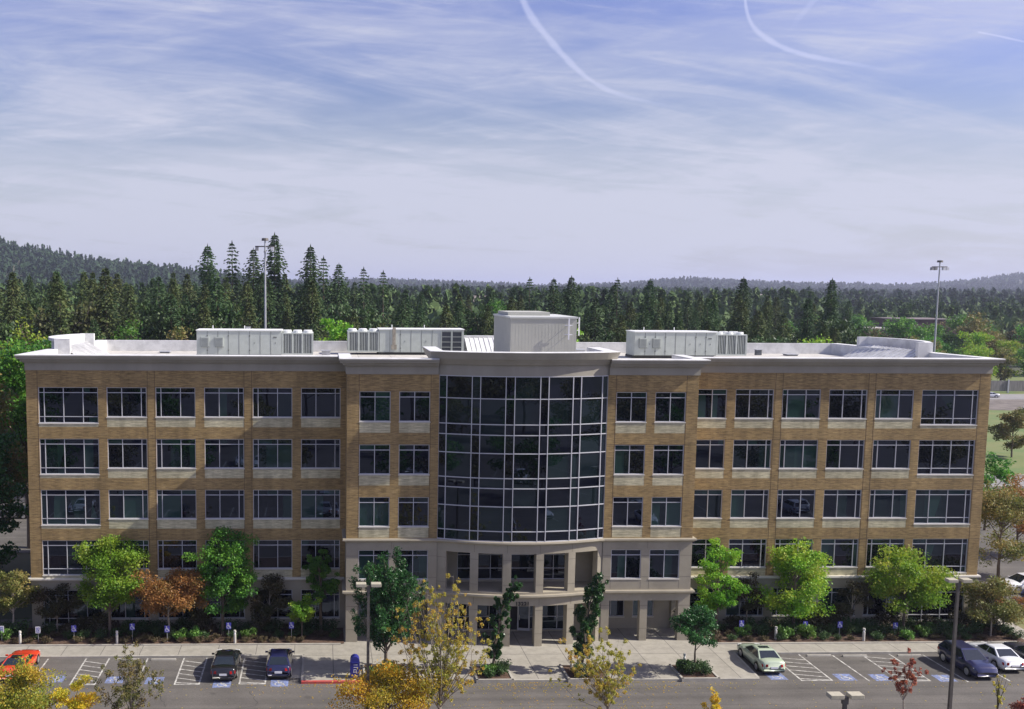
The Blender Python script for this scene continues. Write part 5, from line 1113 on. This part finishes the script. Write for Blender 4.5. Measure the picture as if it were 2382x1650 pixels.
    for s in (0, 1):
        a = (lo[0], lo[1], mid[1], mid[0]) if s == 0 else (lo[3], lo[2], mid[2], mid[3]); o = 0.016
        A_, B_, C_, D_ = map(Vector, a); nn = (B_ - A_).cross(D_ - A_).normalized(); o = o if nn.x * (-1 if s == 0 else 1) > 0 else -o
        for u0, u1 in ((.07, .48), (.51, .93)): MB().quad(*inset(*a, u0, u1, .08, .92, o)).build('side_window', CGL, t)
    if sunroof: MB().quad((-.38, 0.0 + f0 - .75, H + .004), (.38, f0 - .75, H + .004), (.38, f0 - .3, H + .002), (-.38, f0 - .3, H + .002)).build('sunroof', CGL, t)
    for s in (-1, 1):
        for q_ in (-1, 1):
            wl = MB().tube((s * (W - .22), q_ * wb, wr_), (s * (W + .0), q_ * wb, wr_), wr_, wr_, 20).build('wheel', TYRE, t); rm = MB().tube((s * (W + .001), q_ * wb, wr_), (s * (W + .012), q_ * wb, wr_), wr_ * .68, wr_ * .6, 16)
            rm.build('rim', RIM, wl)
    fy, ry = K['L'] / 2, -K['L'] / 2; zl = K['belt'] - .20
    for s in (-1, 1):
        x0, x1 = sorted((s * W * .52, s * W * .93)); MB().add([(x0, ry - .03 + (.10 if abs(x0) > W * .7 else 0), zl - .08), (x1, ry - .03 + (.10 if abs(x1) > W * .7 else 0), zl - .06), (x1, ry - .01 + (.12 if abs(x1) > W * .7 else 0), zl + .12), (x0, ry - .01 + (.12 if abs(x0) > W * .7 else 0), zl + .11)] + [(x0, ry + .3, zl - .08), (x1, ry + .3, zl - .06), (x1, ry + .3, zl + .12), (x0, ry + .3, zl + .11)], [(0, 1, 2, 3), (4, 7, 6, 5), (0, 4, 5, 1), (2, 6, 7, 3), (0, 3, 7, 4), (1, 5, 6, 2)]).build('tail_light', TAIL, t)
        x0, x1 = sorted((s * W * .55, s * W * .92)); z0 = zl - .10; MB().add([(x0, fy - .04 - (.16 if abs(x0) > W * .7 else 0), z0), (x1, fy - .04 - (.16 if abs(x1) > W * .7 else 0), z0), (x1, fy - .12 - (.16 if abs(x1) > W * .7 else 0), z0 + .14), (x0, fy - .12 - (.16 if abs(x0) > W * .7 else 0), z0 + .14), (x0, fy - .4, z0), (x1, fy - .4, z0), (x1, fy - .4, z0 + .14), (x0, fy - .4, z0 + .14)], [(0, 1, 2, 3), (4, 7, 6, 5), (0, 4, 5, 1), (2, 6, 7, 3), (0, 3, 7, 4), (1, 5, 6, 2)]).build('headlight', HEADL, t)
        MB().obox((s * (W + .07), f1 - .42, zb + .06), (.10, 0, 0), (0, .05, 0), (0, 0, .06)).build('mirror', pm, t, bevel=.015)
    MB().box(-.5, .5, fy - .05, fy + .012, .38, .56).build('grille', TRIM, t); MB().box(-.26, .26, ry - .012, ry + .04, .52 if kind != 'suv' else .62, .66 if kind != 'suv' else .76).build('number_plate', WHITES, t); MB().box(-W * .8, W * .8, ry - .006, ry + .1, .26, .36).build('bumper_trim', TRIM, t)
    return t
PB = paint('black_paint', (0.008, 0.008, 0.009)); PBL = paint('navy_paint', (0.012, 0.014, 0.06)); PG = paint('pale_green_paint', (0.40, 0.47, 0.35), 0.3); PW = paint('white_paint', (0.72, 0.73, 0.74), 0.3); PR = paint('red_orange_paint', (0.62, 0.055, 0.02)); PN = paint('dark_purple_paint', (0.03, 0.03, 0.05)); PS = paint('silver_paint', (0.4, 0.41, 0.42), 0.3, 0.5)
car('coupe', -37.05, -8.35, 0, PR, 'orange red coupe parked nose in at the far left', sunroof=True)
car('sedan', -22.25, -8.45, 0, PB, 'black sedan parked nose in beside the hatched bay'); car('hatch', -18.4, -8.3, 0, PBL, 'dark navy hatchback parked beside the plaza kerb')
car('sedan', 17.2, -7.8, 0, PG, 'pale green sedan parked at the right end of the plaza', sunroof=True)
car('suv', 32.05, -9.05, 180, PBL, 'dark navy suv facing the camera at the right'); car('sedan', 34.95, -7.75, 0, PW, 'white sedan parked nose in right of the navy suv'); car('coupe', 37.9, -7.8, 0, PN, 'dark purple coupe cut by the right edge of the picture')
car('suv', 49.6, 9.7, 96, PW, 'white crossover in the side lot past the right corner of the office'); car('suv', 49.9, 6.7, 92, PBL, 'dark suv in the side lot next to the white crossover')
car('sedan', 157.5, 175, 80, PW, 'small white car on the upper road at the right edge')
for i, (x, y, k, m) in enumerate([(-52, 40, 'sedan', PS), (-58, 42, 'suv', PW), (-63, 47, 'sedan', PW), (-55, 56, 'sedan', PS), (-66, 60, 'suv', PW)]): car(k, x, y, 90 + i * 7, m, ['silver sedan', 'white suv', 'white sedan', 'second silver sedan, farther back', 'farthest white suv'][i] + ' glimpsed through the trees left of the office')
rr = random.Random(4)
for i, (x, y) in enumerate([(-45, -43), (-32, -42), (-28, -73), (-15, -43), (-2, -74), (6, -43), (14, -73), (23, -43), (36, -74), (44, -43), (-50, -104), (-20, -103), (10, -104), (30, -103)]):
    car(rr.choice(['sedan', 'suv', 'hatch']), x, y, rr.choice([0, 180]), rr.choice([PW, PS, PW, PB, PS]), 'car in the lot behind the camera, seen only as a reflection in the windows', group='cars reflected in the office windows')
# trees behind the camera that the glass mirrors
RP = [broadleaf('lot_tree', (0, 0, 0), 9, 2, 3.6, 3.6, m, 'x', 501 + i, 2600, 0.4, 14, clump=0.45) for i, m in enumerate((L_GREEN, L_OLIVE))]; ur = [False, False]
for i in range(44):
    k = i % 2; o = RP[k] if not ur[k] else copy_tree(RP[k]); ur[k] = True
    row = i // 15; x = -75 + (i % 15) * 11 + rr.uniform(-3, 3); y = [-58, -90, -128][row] + rr.uniform(-3, 3)
    if abs(x + 15.4) < 9 and row == 1: x += 16
    s = rr.uniform(0.8, 1.3) * (1 + 0.35 * row); o.location = (x, y, -0.25); o.scale = (s, s, s); tag(o, 'tree in the lot behind the camera, seen only as a reflection', 'tree', 'trees reflected in the office windows')

# far dark brick building and two houses in the woods
fb = thing('brick_building', (206, 325, -0.3), 'dark brown brick building among the trees beyond the right end of the roof', 'building'); DB = mat('dark_brick', (0.085, 0.05, 0.05), 0.9, var=0.15)
MB().box(-4, 19, 0, 20, 0, 11.5).box(15.5, 40, 2, 24, 0, 15.4).build('wall', DB, fb); MB().box(-4.3, 19.3, -0.3, 20.3, 11.503, 12.0).build('roof', mat('pale_coping', (0.5, 0.47, 0.44), 0.8), fb); MB().box(15.2, 40.3, 1.7, 24.3, 15.403, 15.7).build('roof', mat('dark_coping', (0.16, 0.13, 0.13), 0.8), fb)
MB().box(-3.5, 15.3, -0.05, 0, 8.1, 8.4).build('stone_band', mat('band_stone', (0.3, 0.25, 0.24), 0.8), fb)
for x in range(-3, 14, 3): MB().box(x, x + 2.2, -0.08, -0.02, 4.6, 7.4).build('window', GLASS, fb)
def house(x, y, z, w, label, m):
    t = thing('house', (x, y, z), label, 'house'); MB().box(-w / 2, w / 2, -5, 5, 0, 6).build('wall', m, t)
    MB().add([(-w / 2 - .5, -5.6, 6.0), (w / 2 + .5, -5.6, 6.0), (w / 2 + .5, 5.6, 6.0), (-w / 2 - .5, 5.6, 6.0), (-w / 2 - .5, 0, 9), (w / 2 + .5, 0, 9)], [(0, 1, 5, 4), (2, 3, 4, 5), (0, 4, 3), (1, 2, 5), (0, 3, 2, 1)]).build('roof', mat('house_roof', (0.2, 0.17, 0.16), 0.9), t)
    for u in (-w / 4, w / 4): MB().box(u - .7, u + .7, -5.06, -5.003, 3.4, 5).build('window', GLASS, t)
house(66, 420, 14, 13, 'small pinkish house showing through the wood above the plant room', mat('pink_wall', (0.42, 0.25, 0.21), 0.9))
house(330, 700, 14, 16, 'tiny pale house far off in the woods at right', mat('pale_wall', (0.5, 0.47, 0.45), 0.9))
rs = np.random.RandomState(8); n = 1500
px = np.concatenate([rs.normal(-9, 5, n // 3), rs.uniform(-40, 38, n // 3), rs.normal(3, 4, n - 2 * (n // 3))]); py = np.where(rs.uniform(size=n) < 0.5, rs.uniform(-17.3, -11.3, n), rs.normal(-11.5, 0.5, n)); py = np.clip(py, -17.3, -11.15)
lv = leaves(rs, np.stack([px, py, np.full(n, PZ + 0.015)], 1), 0.11, 9.0)
tag(npmesh('fallen_leaves', lv, 4, L_YELL), 'scattered yellow fallen leaves on the asphalt', 'leaf litter', kind='stuff')
# ------------------------------------------------------------------ haze
hm = bpy.data.materials.new('haze'); hm.use_nodes = True; ht = hm.node_tree; ht.nodes.clear()
pv = N(ht, 'ShaderNodeVolumePrincipled'); pv.inputs['Color'].default_value = (0.72, 0.77, 1.0, 1); pv.inputs['Density'].default_value = 0.00012; pv.inputs['Anisotropy'].default_value = 0.2
ho = N(ht, 'ShaderNodeOutputMaterial'); ht.links.new(pv.outputs[0], ho.inputs['Volume'])
MB().box(-9500, 11500, -6500, 16500, -2, 150).build('haze', hm)['kind'] = 'stuff'
